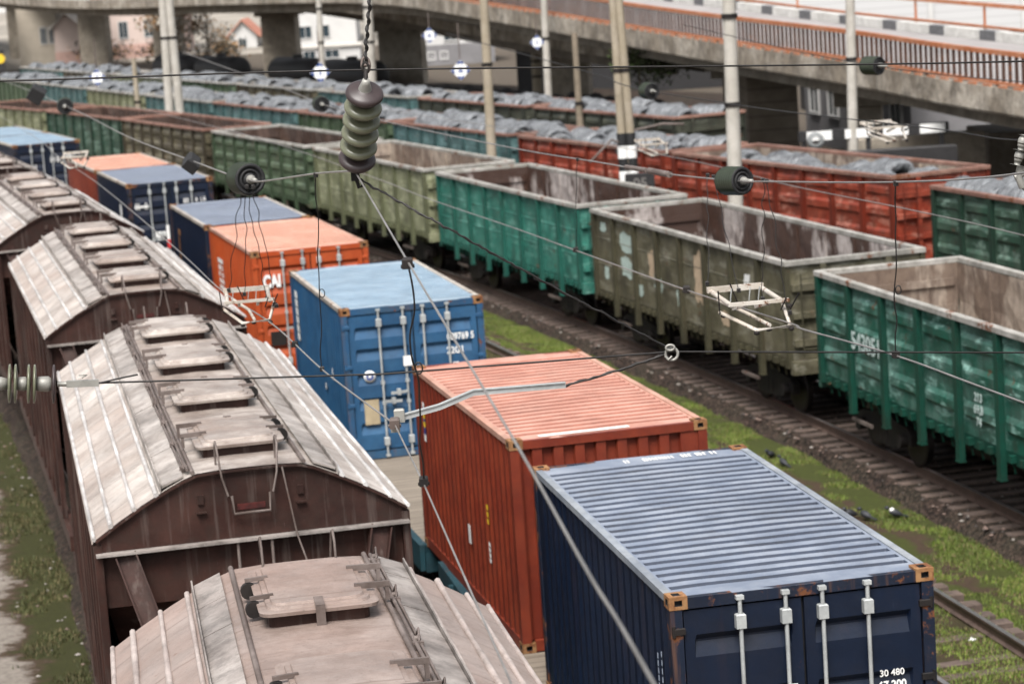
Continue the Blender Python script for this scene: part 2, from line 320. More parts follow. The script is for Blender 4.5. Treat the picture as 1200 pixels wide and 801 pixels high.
def ballastmat():
    k = NT('brown_ballast')
    v = k.n('ShaderNodeTexVoronoi'); v.inputs['Scale'].default_value = 13; k.l(k.co, v.inputs['Vector'])
    sep = k.n('ShaderNodeSeparateColor'); k.l(v.outputs['Color'], sep.inputs[0])
    c = k.mix(sep.outputs[0], (0.011, 0.008, 0.006), (0.068, 0.045, 0.035))
    c = k.mix(k.ramp(v.outputs['Distance'], .45, .8, 0, .8), c, (.015, .011, .01))
    c = k.mix(k.ramp(k.noise(.7, 6, .7), .4, .7, 0, .5), c, (.05, .045, .03))
    k.l(c, k.b.inputs['Base Color']); k.b.inputs['Roughness'].default_value = .9; k.b.inputs['Specular IOR Level'].default_value = .2
    k.bump(v.outputs['Distance'], 1.0, .06)
    return k.m
MAT['ballast'] = ballastmat()
MAT['sleeper'] = plain('weathered_sleeper', (0.095, 0.068, 0.055), .9, var=.4, sc=4, bump=.3)

# ------------------------------------------------------------------ mesh builder
class MB:
    def __init__(s): s.v = []; s.f = []; s.sm = []; s.mi = []
    def add(s, vs, fs, smooth=False, mi=0):
        o = len(s.v); s.v += [tuple(p) for p in vs]
        for f in fs: s.f.append([i + o for i in f]); s.sm.append(smooth); s.mi.append(mi)
        return s
    def box(s, x0, x1, y0, y1, z0, z1, mi=0):
        v = [(x0,y0,z0),(x1,y0,z0),(x1,y1,z0),(x0,y1,z0),(x0,y0,z1),(x1,y0,z1),(x1,y1,z1),(x0,y1,z1)]
        return s.add(v, [(3,2,1,0),(4,5,6,7),(0,1,5,4),(1,2,6,5),(2,3,7,6),(3,0,4,7)], mi=mi)
    def cbox(s, x0, x1, y0, y1, z0, z1, c=.01, mi=0):
        # box with chamfered vertical and top edges
        def ring(a, z): return [(x0+a+c*0,y0+a,z),(x1-a,y0+a,z),(x1-a,y1-a,z),(x0+a,y1-a,z)]
        v = ring(0, z0) + ring(0, z1 - c) + ring(c, z1)
        f = [(3,2,1,0)]
        for k in (0, 4):
            for i in range(4): j = (i+1) % 4; f.append((k+i, k+j, k+4+j, k+4+i))
        f.append((8,9,10,11)); return s.add(v, f, mi=mi)
    def beam(s, p, q, w, h, upv=(0,0,1), mi=0):
        p = Vector(p); q = Vector(q); d = (q-p).normalized(); u = Vector(upv)
        if abs(d.dot(u)) > .98: u = Vector((0,1,0))
        x = d.cross(u).normalized(); u = x.cross(d).normalized()
        v = []
        for e in (p, q):
            for a, b in ((-1,-1),(1,-1),(1,1),(-1,1)): v.append(e + x*a*w/2 + u*b*h/2)
        return s.add(v, [(0,1,2,3),(7,6,5,4),(0,4,5,1),(1,5,6,2),(2,6,7,3),(3,7,4,0)], mi=mi)
    def tube(s, pts, r, n=8, cap=True, mi=0):
        pts = [Vector(p) for p in pts]; R = r if isinstance(r, (list, tuple)) else [r]*len(pts)
        rings = []; prev = None
        for i, p in enumerate(pts):
            d = (pts[min(i+1, len(pts)-1)] - pts[max(i-1, 0)])
            d = d.normalized() if d.length > 1e-9 else Vector((0,0,1))
            if prev is None:
                a = Vector((0,0,1)) if abs(d.z) < .9 else Vector((1,0,0)); x = d.cross(a).normalized()
            else:
                x = (prev - d*prev.dot(d)).normalized()
            prev = x; y = d.cross(x)
            rings.append([p + (x*math.cos(2*PI*k/n) + y*math.sin(2*PI*k/n))*R[i] for k in range(n)])
        v = [q for rr in rings for q in rr]; f = []
        for i in range(len(pts)-1):
            for k in range(n): k2 = (k+1) % n; f.append((i*n+k, i*n+k2, (i+1)*n+k2, (i+1)*n+k))
        s.add(v, f, True, mi)
        if cap: s.add(rings[0], [list(range(n))[::-1]], mi=mi); s.add(rings[-1], [list(range(n))], mi=mi)
        return s
    def lathe(s, prof, axis_p, axis_d, n=24, mi=0, smooth=True):
        # prof: list of (t along the axis, radius)
        p = Vector(axis_p); d = Vector(axis_d).normalized(); a = Vector((0,0,1)) if abs(d.z) < .9 else Vector((1,0,0))
        x = d.cross(a).normalized(); y = d.cross(x); v = []; f = []
        for t, r in prof:
            for k in range(n): v.append(p + d*t + (x*math.cos(2*PI*k/n) + y*math.sin(2*PI*k/n))*max(r, 1e-4))
        for i in range(len(prof)-1):
            for k in range(n): k2 = (k+1) % n; f.append((i*n+k, i*n+k2, (i+1)*n+k2, (i+1)*n+k))
        return s.add(v, f, smooth, mi)
    def extrude(s, poly, fn0, fn1, closed=False, cap=False, smooth=False, mi=0):
        n = len(poly); v = [fn0(*p) for p in poly] + [fn1(*p) for p in poly]
        f = [(i, i+1, n+i+1, n+i) for i in range(n-1)]
        if closed: f.append((n-1, 0, n, 2*n-1))
        s.add(v, f, smooth, mi)
        if cap: s.add(v[:n], [list(range(n))[::-1]], mi=mi); s.add(v[n:], [list(range(n))], mi=mi)
        return s
    def xf(s, m):
        s.v = [tuple(m @ Vector(p)) for p in s.v]; return s
    def build(s, name, mats, parent=None, fix=True):
        me = bpy.data.meshes.new(name); me.from_pydata(s.v, [], s.f)
        if not isinstance(mats, (list, tuple)): mats = [mats]
        for m in mats: me.materials.append(m)
        me.polygons.foreach_set('use_smooth', s.sm); me.polygons.foreach_set('material_index', s.mi)
        if fix:
            b = bmesh.new(); b.from_mesh(me); bmesh.ops.recalc_face_normals(b, faces=b.faces); b.to_mesh(me); b.free()
        me.update()
        o = bpy.data.objects.new(name, me); COL.objects.link(o)
        if parent: o.parent = parent
        return o

def empty(name, loc=(0,0,0), rz=0):
    o = bpy.data.objects.new(name, None); COL.objects.link(o); o.location = loc; o.rotation_euler = (0,0,rz); o.empty_display_size = .3
    return o
def tag(o, label=None, cat=None, group=None, kind=None):
    if label: o['label'] = label
    if cat: o['category'] = cat
    if group: o['group'] = group
    if kind: o['kind'] = kind
    return o
KIDS = {}
def children(o): return list(o.children)
def copy_tree(o, parent=None):
    c = o.copy(); COL.objects.link(c); c.parent = parent
    for ch in children(o): copy_tree(ch, c)
    return c
def remat(o, table):
    # give one copied thing its own paint: separate mesh data with swapped materials
    if o.type == 'MESH' and any(m in table for m in o.data.materials[:]):
        o.data = mesh_variant(o.data, table)
    for ch in children(o): remat(ch, table)
_var = {}
def mesh_variant(me, table):
    key = (me.name, tuple(sorted((a.name, b.name) for a, b in table.items())))
    if key not in _var:
        m2 = me.copy()
        for i, m in enumerate(m2.materials):
            if m in table: m2.materials[i] = table[m]
        _var[key] = m2
    return _var[key]
def text(s, size, mat, parent, loc, rot, name='lettering', ext=.002, bold=0.0, sx=1.0):
    cu = bpy.data.curves.new('t', 'FONT'); cu.body = s; cu.size = size; cu.extrude = ext; cu.align_x = 'CENTER'; cu.align_y = 'CENTER'; cu.offset = bold
    t = bpy.data.objects.new('t', cu); COL.objects.link(t)
    bpy.context.view_layer.update()
    me = bpy.data.meshes.new_from_object(t.evaluated_get(bpy.context.evaluated_depsgraph_get()))
    bpy.data.objects.remove(t); bpy.data.curves.remove(cu)
    me.name = name; me.materials.clear(); me.materials.append(mat)
    o = bpy.data.objects.new(name, me); COL.objects.link(o); o.parent = parent; o.location = loc; o.rotation_euler = rot; o.scale = (sx, 1, 1)
    return o

# ------------------------------------------------------------------ THE SETTING
m = MB(); N = 24
m.add([(-700,-60,-.42),(700,-60,-.42),(700,1400,-.42),(-700,1400,-.42)], [(0,1,2,3)])
tag(m.build('ground', MAT['ground']), kind='structure')
def bed(R, th0, th1, halfw, top, name='ballast', n=80, foot=.9, mat=None):
    m = MB(); prof = [(-halfw-foot, -.44), (-halfw, top), (halfw, top), (halfw+foot, -.44)]
    v = []; f = []
    for i in range(n+1):
        th = th0 + (th1-th0)*i/n
        for o_, z in prof: x, y = arc(R, th, o_ + random.uniform(-.05, .05)); v.append((x, y, z))
    for i in range(n):
        for k in range(3): f.append((i*4+k, i*4+k+1, i*4+5+k, i*4+4+k))
    m.add(v, f); o = m.build(name, mat or MAT['ballast'], fix=False); tag(o, kind='structure'); return o
bed(R_HOP, .06, .36, 1.22, -.24, foot=.30); bed(R_CON, .06, .5, 1.35, -.215, foot=1.0); bed(R_GON, .10, .55, 1.36, -.19, foot=.28); bed(R_EMP, .10, .5, 1.05, -.20, foot=.35, mat=MAT['ground'])
def rail_profile():
    return [(-.065,-.18),(.065,-.18),(.065,-.165),(.012,-.14),(.012,-.045),(.036,-.035),(.036,0),(-.036,0),(-.036,-.035),(-.012,-.045),(-.012,-.14),(-.065,-.165)]
def track(R, th0, th1, label, sleepers=None, straight=None, n=90):
    t = empty('railway_track', (*arc(R, (th0+th1)/2), 0)); t['label'] = label; t['category'] = 'railway track'; t['group'] = 'tracks of the yard'
    ox, oy = t.location.x, t.location.y
    pr = rail_profile(); k = len(pr)
    for sgn in (-1, 1):
        m = MB(); v = []; f = []; mi = []
        for i in range(n+1):
            th = th0 + (th1-th0)*i/n
            for (a, z) in pr: x, y = arc(R, th, sgn*.80 + a); v.append((x-ox, y-oy, z))
        for i in range(n):
            for j in range(k):
                j2 = (j+1) % k; m.f.append([i*k+j, i*k+j2, (i+1)*k+j2, (i+1)*k+j]); m.sm.append(False); m.mi.append(1 if j == 6 else 0)
        m.v = v; m.build('rail', [MAT['rail'], MAT['railtop']], t)
    if sleepers:
        a0, cnt = sleepers
        s0 = MB(); s0.cbox(-1.35, 1.35, -.12, .12, -.30, -.168, .015); so_ = s0.build('sleeper', MAT['sleeper'], t)
        for i in range(cnt):
            s_ = so_ if i == 0 else so_.copy()
            if i: COL.objects.link(s_); s_.parent = t
            th = a0 + i*.545/R; x, y = arc(R, th, random.uniform(-.05, .05))
            s_.location = (x-ox, y-oy, random.uniform(-.012, .006) - (random.uniform(.015, .06) if R == R_EMP else 0)); s_.rotation_euler = (0, 0, th + random.uniform(-.03, .03))
    return t
track(R_HOP, .06, .36, 'track under the brown hopper wagons at the left edge')
track(R_CON, .06, .5, 'track that carries the container flat wagons')
track(R_EMP, .10, .5, 'empty track with weeds between its rails beside the containers', sleepers=(.165, 96))
track(R_GON, .10, .52, 'track under the row of open green and teal gondola wagons', sleepers=(.185, 98))

# grass: blades in the strips one can see
def grass(zones, n, mats, seed):
    rnd = random.Random(seed); m = MB()
    def patchy(x, y):
        return .5 + .5*math.sin(x*1.7 + 2.1*math.sin(y*.6)) * math.sin(y*.9 + 1.3*math.sin(x*1.1))
    for r_a, r_b, th_a, th_b, dens, h in zones:
        for _ in range(int(n*dens)):
            R = rnd.uniform(r_a, r_b) + rnd.gauss(0, .07); th = rnd.uniform(th_a, th_b); x, y = arc(R, th)
            if patchy(x, y) + .45*math.sin(x*4.1+y*2.3)*math.sin(y*3.7) + rnd.uniform(-.2, .2) < .50: continue
            z = -.42 + (.215 if abs(R-R_EMP) < 1.1 else 0)
            for b in range(4):
                a = rnd.uniform(0, 2*PI); hh = h*rnd.uniform(.4, 1.2); bx = x + rnd.gauss(0, .045); by = y + rnd.gauss(0, .045)
                lx, ly = math.cos(a)*hh*.5, math.sin(a)*hh*.5; wx, wy = -math.sin(a)*.012, math.cos(a)*.012
                m.add([(bx-wx, by-wy, z-.02), (bx+wx, by+wy, z-.02), (bx+lx, by+ly, z+hh)], [(0,1,2)], mi=0 if rnd.random() < .62 else (1 if rnd.random() < .6 else 2))
    o = m.build('grass', mats, fix=False); tag(o, kind='stuff'); return o
gm = [plain('fresh_grass', (0.125, 0.175, 0.022), .7, var=.35, sc=.7), plain('dull_grass', (0.085, 0.12, 0.026), .75, var=.35, sc=.7), plain('dry_grass', (0.21, 0.165, 0.075), .8, var=.3, sc=.7)]
o_ = grass([(391.35, 392.1, .18, .34, .95, .045), (392.4, 393.5, .18, .34, 1.4, .05), (389.3, 391.2, .18, .30, 1.1, .05), (387.2, 388.9, .18, .34, .2, .08)], 42000, gm, 3)
tag(o_, 'patchy green grass strip between the containers and the open wagons', 'grass')
gm2 = [plain('olive_grass', (0.050, 0.058, 0.014), .75, var=.35, sc=.7), plain('brown_grass', (0.09, 0.075, 0.03), .75, var=.35, sc=.7), plain('dead_grass', (0.16, 0.125, 0.06), .8, var=.3, sc=.7)]
o_ = grass([(378.05, 379.3, .20, .36, 1.0, .07)], 24000, gm2, 5)
tag(o_, 'olive brown grass beside the left hopper wagons', 'grass')
# loose stones
def gravel(n, zones, seed, smin, smax, label):
    rnd = random.Random(seed); m = MB()
    for _ in range(n):
        ra, rb, ta, tb, z = rnd.choice(zones); x, y = arc(rnd.uniform(ra, rb), rnd.uniform(ta, tb)); s = rnd.uniform(smin, smax)
        v = [(x + s*rnd.uniform(.7, 1.2)*a, y + s*rnd.uniform(.7, 1.2)*b, z + s*.7*rnd.uniform(.7, 1.2)*c) for a, b, c in ((1,0,0),(-1,0,0),(0,1,0),(0,-1,0),(0,0,1),(0,0,-1))]
        m.add(v, [(0,2,4),(2,1,4),(1,3,4),(3,0,4),(2,0,5),(1,2,5),(3,1,5),(0,3,5)], mi=rnd.choice((0, 1, 1, 2, 2) if n > 1000 else (0, 0, 1)))
    o = m.build('gravel', [MAT['stone'], plain('brown_stone', (0.17, 0.12, 0.10), .9, var=.3, sc=3), plain('dark_stone', (0.06, 0.05, 0.045), .9, var=.3, sc=3)], fix=False)
    tag(o, label, 'stones', kind='stuff')
gravel(6500, [(393.3, 395.5, .18, .34, -.20), (389.0, 391.6, .18, .34, -.32), (387, 389, .18, .34, -.41)], 11, .018, .055, 'loose brown and grey stones along the tracks')
gravel(260, [(377.6, 379.6, .20, .36, -.41)], 12, .02, .05, 'pale pebbles scattered in the grass at the left')

# ------------------------------------------------------------------ wagons' running gear
def make_bogie(parent, y, z=0):
    b = MB()
    for sx in (-1, 1):
        x0 = sx*1.02
        b.add([(x0-.07, y+a, c) for a, c in ((-1.25,.62),(-1.05,.72),(-.45,.78),(-.3,.88),(.3,.88),(.45,.78),(1.05,.72),(1.25,.62),(1.2,.42),(.85,.45),(.45,.25),(-.45,.25),(-.85,.45),(-1.2,.42))] +
              [(x0+.07, y+a, c) for a, c in ((-1.25,.62),(-1.05,.72),(-.45,.78),(-.3,.88),(.3,.88),(.45,.78),(1.05,.72),(1.25,.62),(1.2,.42),(.85,.45),(.45,.25),(-.45,.25),(-.85,.45),(-1.2,.42))],
              [tuple(range(13,-1,-1)), tuple(range(14,28))] + [(i, (i+1) % 14, 14+(i+1) % 14, 14+i) for i in range(14)])
        for dy in (-.925, .925): b.tube([(sx*1.06, y+dy, .49), (sx*1.22, y+dy, .49)], .13, 12)
        for dy in (-.12, .12): b.tube([(sx*1.02, y+dy, .32), (sx*1.02, y+dy, .60)], .09, 10)
    b.box(-1.0, 1.0, y-.2, y+.2, .45, .8)
    bo = b.build('bogie', MAT['gear'], parent)
    for dy in (-.925, .925):
        for sx in (-1, 1):
            wl = MB(); prof = [(-.07,.0),(-.07,.36),(-.02,.40),(-.02,.455),(.05,.46),(.062,.5),(.075,.5),(.075,.40),(.03,.36),(.03,0)]
            wl.lathe([(t*sx, r) for t, r in [( .075,0)] + [(a*-1, b_) for a, b_ in [(-.075,.40),(-.075,.5),(-.062,.5),(-.05,.46),(.06,.455),(.06,.40),(.02,.36),(.05,.1),(.05,0)]]], (sx*.78, y+dy, .47), (1,0,0), 28)
            wl.build('wheel', MAT['wheel'], bo)
        ax = MB(); ax.tube([(-.8, y+dy, .47), (.8, y+dy, .47)], .085, 10); ax.build('axle', MAT['gear'], bo)
    return bo
def make_coupler(parent, y, sgn):
    c = MB(); c.box(-.09, .09, min(y, y+sgn*.55), max(y, y+sgn*.55), .93, 1.12); y2 = y + sgn*.55
    c.box(-.2, .16, min(y2, y2+sgn*.25), max(y2, y2+sgn*.25), .86, 1.18); c.box(.08, .22, min(y2+sgn*.2, y2+sgn*.36), max(y2+sgn*.2, y2+sgn*.36), .88, 1.16)
    c.tube([(.3, y, 1.0), (.42, y+sgn*.25, .72), (.34, y+sgn*.55, .60), (.2, y+sgn*.7, .66)], .022, 6)
    c.build('coupler', MAT['gear'], parent)

# ------------------------------------------------------------------ gondola wagons
GL, GW, ZT, ZF = 12.35, 1.475, 3.26, 1.30
def make_gondola(style=0):
    t = empty('gondola_wagon'); P, Q, RIM, INT = MAT['g_green'], MAT['p_green'], MAT['rim'], MAT['int_a']
    nb = 8; bay = GL/nb; hl = GL/2
    for sx in (-1, 1):
        m = MB()
        for k in range(nb):
            y0 = -hl + k*bay; y1 = y0 + bay
            # pressed sheet: bulged bands between the posts
            if style == 0: zs = [(ZF-.02, 0), (ZF+.25, 0), (ZF+.32, .05), (ZF+.46, .05), (ZF+.55, 0), (ZF+.82, 0), (ZF+.90, .05), (ZF+1.06, .05), (ZF+1.14, 0), (ZF+1.40, 0), (ZF+1.47, .05), (ZF+1.60, .05), (ZF+1.68, 0), (ZT-.1, 0)]
            else: zs = [(ZF-.02, 0), (ZF+.62, 0), (ZF+.635, .012), (ZF+.66, 0), (ZF+1.25, 0), (ZF+1.265, .012), (ZF+1.29, 0), (ZT-.1, 0)]
            ins = .14 if style == 0 else 0.0
            ys = [(y0, 0), (y0+ins, 0), (y0+ins+.07, 1), (y1-ins-.07, 1), (y1-ins, 0), (y1, 0)]
            v = [(sx*(GW-.07+d*f), yy, z) for z, d in zs for yy, f in ys]
            f = [(i*6+j, i*6+j+1, i*6+7+j, i*6+6+j) for i in range(len(zs)-1) for j in range(5)]
            m.add(v, f)
        m.build('side_wall', P, t, fix=False)
        for k in range(nb+1):
            y = -hl + k*bay + (.07 if k == 0 else -.07 if k == nb else 0)
            p_ = MB(); zb = ZF-.5 if 0 < k < nb else ZF-.15
            x0, x1 = sx*(GW-.075), sx*(GW+.03)
            p_.box(min(x0,x1), max(x0,x1), y-.075, y+.075, zb, ZT-.10)
            p_.box(min(x0,x1)-.01, max(x0,x1)+.01, y-.085, y+.085, zb-.03, zb-.003)
            p_.build('post', Q, t)
        bs = MB()
        for k in range(nb):     # hatch lugs along the sill
            for q in (.25, .5, .75):
                y = -hl + (k+q)*bay; bs.box(min(sx*(GW-.12), sx*(GW+.02)), max(sx*(GW-.12), sx*(GW+.02)), y-.05, y+.05, ZF-.17, ZF-.05)
                bs.tube([(sx*(GW-.02), y, ZF-.1), (sx*(GW-.1), y+.06, ZF-.36)], .018, 5)
        bs.box(min(sx*(GW-.16), sx*(GW-.075)), max(sx*(GW-.16), sx*(GW-.075)), -hl, hl, ZF-.22, ZF-.025)
        bs.build('side_sill', Q, t)
        for yy in (-hl+2.1, hl-2.1): st = MB(); st.beam((sx*(GW-.15), yy, .60), (sx*(GW-.15), yy+.9, .60), .05, .06); st.build('step_bar', MAT['hrod'], t)
    m = MB()
    zw = ZT-.10
    xo, yo = GW+.035, hl+.035; xi, yi = GW-.10, hl-.10
    def ringpts(x, y, z): return [(-x,-y,z),(x,-y,z),(x,y,z),(-x,y,z)]
    def dip(pts): return pts
    rr = ringpts(xo, yo, zw) + ringpts(xo, yo, ZT-.015) + ringpts(xo-.02, yo-.02, ZT) + ringpts(xi+.02, yi+.02, ZT) + ringpts(xi, yi, ZT-.015) + ringpts(xi, yi, zw)
    f = []
    for a in range(6):
        b_ = (a+1) % 6
        for i in range(4): j = (i+1) % 4; f.append((a*4+i, a*4+j, b_*4+j, b_*4+i))
    m.add(rr, f); m.build('top_rim', RIM, t)
    for sy in (-1, 1):
        e = MB(); yw = sy*(hl-.06)
        e.box(-GW+.08, GW-.08, min(yw, yw+sy*.03), max(yw, yw+sy*.03), ZF-.02, zw-.003)
        for z in (ZF+.25, ZF+.8, ZF+1.35): e.box(-GW+.1, GW-.1, min(yw+sy*.032, yw+sy*.13), max(yw+sy*.032, yw+sy*.13), z, z+.13)
        for x in (-.7, .7): e.box(x-.06, x+.06, min(yw+sy*.032, yw+sy*.11), max(yw+sy*.032, yw+sy*.11), ZF-.0, zw-.01)
        e.box(-GW+.02, GW-.02, min(yw+sy*.04, yw+sy*.2), max(yw+sy*.04, yw+sy*.2), ZF-.30, ZF-.03)
        e.build('end_wall', P, t)
        ld = MB(); x = -GW+.25
        for z in (1.5, 1.85, 2.2, 2.55, 2.9): ld.tube([(x, yw+sy*.2, z), (x+.4, yw+sy*.2, z)], .014, 6)
        for xx in (x, x+.4): ld.tube([(xx, yw+sy*.2, 1.35), (xx, yw+sy*.2, 3.0)], .016, 6)
        ld.build('ladder', Q, t)
        make_coupler(t, sy*(hl+.05), sy); make_bogie(t, sy*4.1)
    it = MB(); a, b_ = GW-.12, hl-.1
    for sx in (-1, 1):
        v = []; f = []; ny = 24
        for i in range(ny+1):
            y = -b_ + 2*b_*i/ny
            for j in range(6): z = ZF + (ZT-.105-ZF)*j/5; v.append((sx*(a + (.02*math.sin(i*1.9+j*2.3) if 0 < j < 5 else 0)), y, z))
        for i in range(ny):
            for j in range(5): f.append((i*6+j, i*6+j+1, i*6+7+j, i*6+6+j))
        it.add(v, f)
        for k in range(1, nb):
            y = -hl + k*bay; it.box(min(sx*(a-.03), sx*(a+.01)), max(sx*(a-.03), sx*(a+.01)), y-.05, y+.05, ZF+.02, ZT-.14)
    for sy in (-1, 1):
        it.add([(-a, sy*b_, ZF), (a, sy*b_, ZF), (a, sy*b_, ZT-.105), (-a, sy*b_, ZT-.105)], [(0,1,2,3)])
        for z in (.5, 1.0, 1.5): it.box(-a+.08, a-.08, min(sy*(b_-.05), sy*(b_-.003)), max(sy*(b_-.05), sy*(b_-.003)), ZF+z-.07, ZF+z+.07)
    it.add([(-a, -b_, ZF), (a, -b_, ZF), (a, b_, ZF), (-a, b_, ZF)], [(0,1,2,3)])
    it.build('lining', INT, t, fix=False)
    uf = MB(); uf.box(-.22, .22, -hl+.2, hl-.2, .86, ZF-.03)
    for y in (-2.2, 0, 2.2): uf.box(-GW+.2, GW-.2, y-.12, y+.12, .98, ZF-.04)
    uf.tube([(.6, -1.2, .72), (.6, -.3, .72)], .17, 12); uf.tube([(-.6, .3, .78), (-.6, 1.4, .78)], .2, 12)
    uf.build('underframe', MAT['gear'], t)
    return t
GON = [make_gondola(0), make_gondola(1)]
used = [False, False]
def gondola(x, y, rz, style, colour, interior_, rim, label, group, sy=1.0):
    if not used[style]: t = GON[style]; used[style] = 'pending'
    t = copy_tree(GON[style])
    t.location = (x, y, 0); t.rotation_euler = (0, 0, rz); t.scale = (1, sy, 1)
    remat(t, {MAT['g_green']: MAT['g_' + colour], MAT['p_green']: MAT['p_' + colour], MAT['int_a']: MAT[interior_], MAT['rim']: MAT[rim]})
    tag(t, label, 'freight wagon', group); return t
def th_of(x, y): return math.atan2(y-CY, x-CX)
gw = 'open gondola wagons in the empty row'
PITCH = 13.92
# far-left (rim) corners measured on the left wall of the row give each wagon's far end
rowG = [(.2232, 1.05, 0, 'green', 'int_b', 'rim', 'dark green open wagon with a pale chipped rim at the right edge'),
        (.2600, 1.035, 1, 'olive', 'int_a', 'rim', 'olive brown open wagon with pale paint patches beside the teal one'),
        (.2957, 1.045, 1, 'teal', 'int_a', 'rim', 'bright teal open wagon with a white stained inside wall'),
        (.3320, 1.045, 1, 'sage', 'int_b', 'rim', 'pale sage open wagon just beyond the teal wagon'),
        (.3680, 1.05, 0, 'moss', 'int_c', 'rim', 'moss green open wagon behind the hanging green insulator, left of the sage wagon'),
        (.4045, 1.05, 0, 'umber', 'int_c', 'rim_rust', 'brownish olive open wagon behind the two navy containers'),
        (.4385, 1.03, 1, 'forest', 'int_c', 'rim_rust', 'dark green empty wagon left of the brownish olive one'),
        (.4740, 1.04, 1, 'sage', 'int_c', 'rim_rust', 'light green empty wagon at the left edge of its row')]
WG = []
for th, sy_, st, c_, it_, rm, lb in rowG:
    WG.append(gondola(*arc(R_GON, th), th, st, c_, it_, rm, lb, gw, sy_))
# nearer wagon of the same row, mostly outside the frame is left out
HD = math.radians(22)
def along(x0, y0, t, off=0, hd=HD):   # point at distance t along a straight row, off to the right
    return x0 - math.sin(hd)*t + math.cos(hd)*off, y0 + math.cos(hd)*t + math.sin(hd)*off
def make_coil():
    m = MB(); n = 26; rnd = random.Random(4)
    prof = []
    L_ = .62
    for i in range(9):
        t = -L_ + 2*L_*i/8; prof.append((t, .60 + .025*math.sin(i*2.4) - (.09 if i in (0, 8) else 0)))
    prof += [(L_, .36), (L_-.25, .33), (0, .32), (-L_+.25, .33), (-L_, .36), (-L_, .51)]
    m.lathe(prof, (0,0,0), (0,1,0), n)
    m.v = [(x + rnd.uniform(-.018, .018), y + rnd.uniform(-.03, .03), z + rnd.uniform(-.018, .018)) for x, y, z in m.v]
    for t in (-.35, .35):
        m.tube([(math.cos(a)*.635, t, math.sin(a)*.635) for a in [2*PI*k/20 for k in range(21)]], .012, 5, cap=False)
    return m.build('wire_coil', MAT['coil'])
COIL = make_coil(); coil_first = [True]
def load_coils(x, y, rz, sy, label, group, n=9, cover=False, dz=0, k0=0):
    for side in (-1, 1):
        for k in range(k0, n):
            if not cover and random.random() < .10: continue
            c = COIL if coil_first[0] else COIL.copy()
            if not coil_first[0]: COL.objects.link(c)
            coil_first[0] = False
            ly = (-GL/2 + .9 + k*(GL-1.8)/(n-1) + random.uniform(-.12, .12))*sy; lx = side*.64 + random.uniform(-.16, .16)
            c.location = (x + math.cos(rz)*lx - math.sin(rz)*ly, y + math.sin(rz)*lx + math.cos(rz)*ly, ZT - .30 + random.uniform(-.16, .12) + dz)
            c.rotation_euler = (random.uniform(-.16, .16), random.uniform(0, 6), rz + random.uniform(-.30, .30)); q_ = random.uniform(.72, .95); c.scale = (q_, random.uniform(.8, 1.25), q_)
            tag(c, label, 'wire coil', group)
rows = []
def rowwagon(fx, fy, nx, ny, st, c_, rm, lb, load, off=1.475, it_='int_c', n=10, dz=0, k0=0):
    # fx,fy far-left and nx,ny near-left corners of the body on the ground plan
    rz = math.atan2(-(fx-nx), fy-ny); L_ = math.hypot(fx-nx, fy-ny); cx = (fx+nx)/2 + math.cos(rz)*off; cy = (fy+ny)/2 + math.sin(rz)*off
    s_ = L_/GL
    gondola(cx, cy, rz, st, c_, it_, rm, lb, 'gondola wagons loaded with wire coils', s_)
    if load: load_coils(cx, cy, rz, s_, load, 'coils in one wagon: ' + lb.split(' wagon')[0], n, dz=dz, k0=k0)
def rline(y): return -3.0 - (y-95.2)*math.tan(HD)
R1f = 74.6
rowwagon(10.55, 60.0, 13.9, 48.2, 0, 'forest', 'rim_rust', 'forest green coil wagon at the right edge beyond the empty dark green wagon', 'grey wire coil in the forest green wagon at the right edge')
ys = [(74.7, 62.9, 0, 'brick', 'rim_rust', 'brick red coil wagon right of the white pole with half its load missing', 'grey wire coil in the brick red wagon right of the white pole', 'int_b'),
      (86.0, 75.4, 0, 'brick', 'rim_rust', 'brick red coil wagon behind the zebra striped pole', 'grey wire coil in the red wagon behind the zebra striped pole', 'int_c'),
      (98.0, 86.9, 1, 'bluegrey', 'rim_rust', 'grey teal coil wagon just left of the brick red ones', 'grey wire coil in the grey teal wagon next to the red one', 'int_c'),
      (109.6, 98.9, 1, 'moss', 'rim_rust', 'green coil wagon behind the hanging insulator', 'grey wire coil in the green wagon behind the hanging insulator', 'int_c'),
      (122.6, 110.6, 1, 'bluegrey', 'rim_rust', 'blue teal coil wagon left of the hanging insulator', 'grey wire coil in the blue teal wagon left of the hanging insulator', 'int_c'),
      (135.2, 123.6, 1, 'bluegrey', 'rim', 'blue teal coil wagon crossed by the twin leg pole', 'grey wire coil in the wagon crossed by the twin leg pole', 'int_c'),
      (148.6, 136.4, 1, 'sage', 'rim', 'sage coil wagon left of the twin leg pole, nearer row', 'grey wire coil in the sage wagon left of the twin leg pole, nearer row', 'int_c'),
      (162.4, 149.8, 1, 'bluegrey', 'rim', 'pale blue coil wagon near the left edge, nearer row', 'grey wire coil in the pale blue wagon near the left edge, nearer row', 'int_c'),
      (176.0, 163.6, 1, 'moss', 'rim', 'green coil wagon at the left edge, nearer row', 'grey wire coil in the green wagon at the left edge, nearer row', 'int_c')]
for fy, ny, st, c_, rm, lb, ld, it_ in ys:
    rowwagon(rline(fy), fy, rline(ny), ny, st, c_, rm, lb, ld, it_=it_, dz=-.30 if fy < 75 else 0, k0=1 if fy < 75 else 0)
HS = math.radians(22.5)
def sline(y): return -3.2 - (y-113.1)*math.tan(HS)
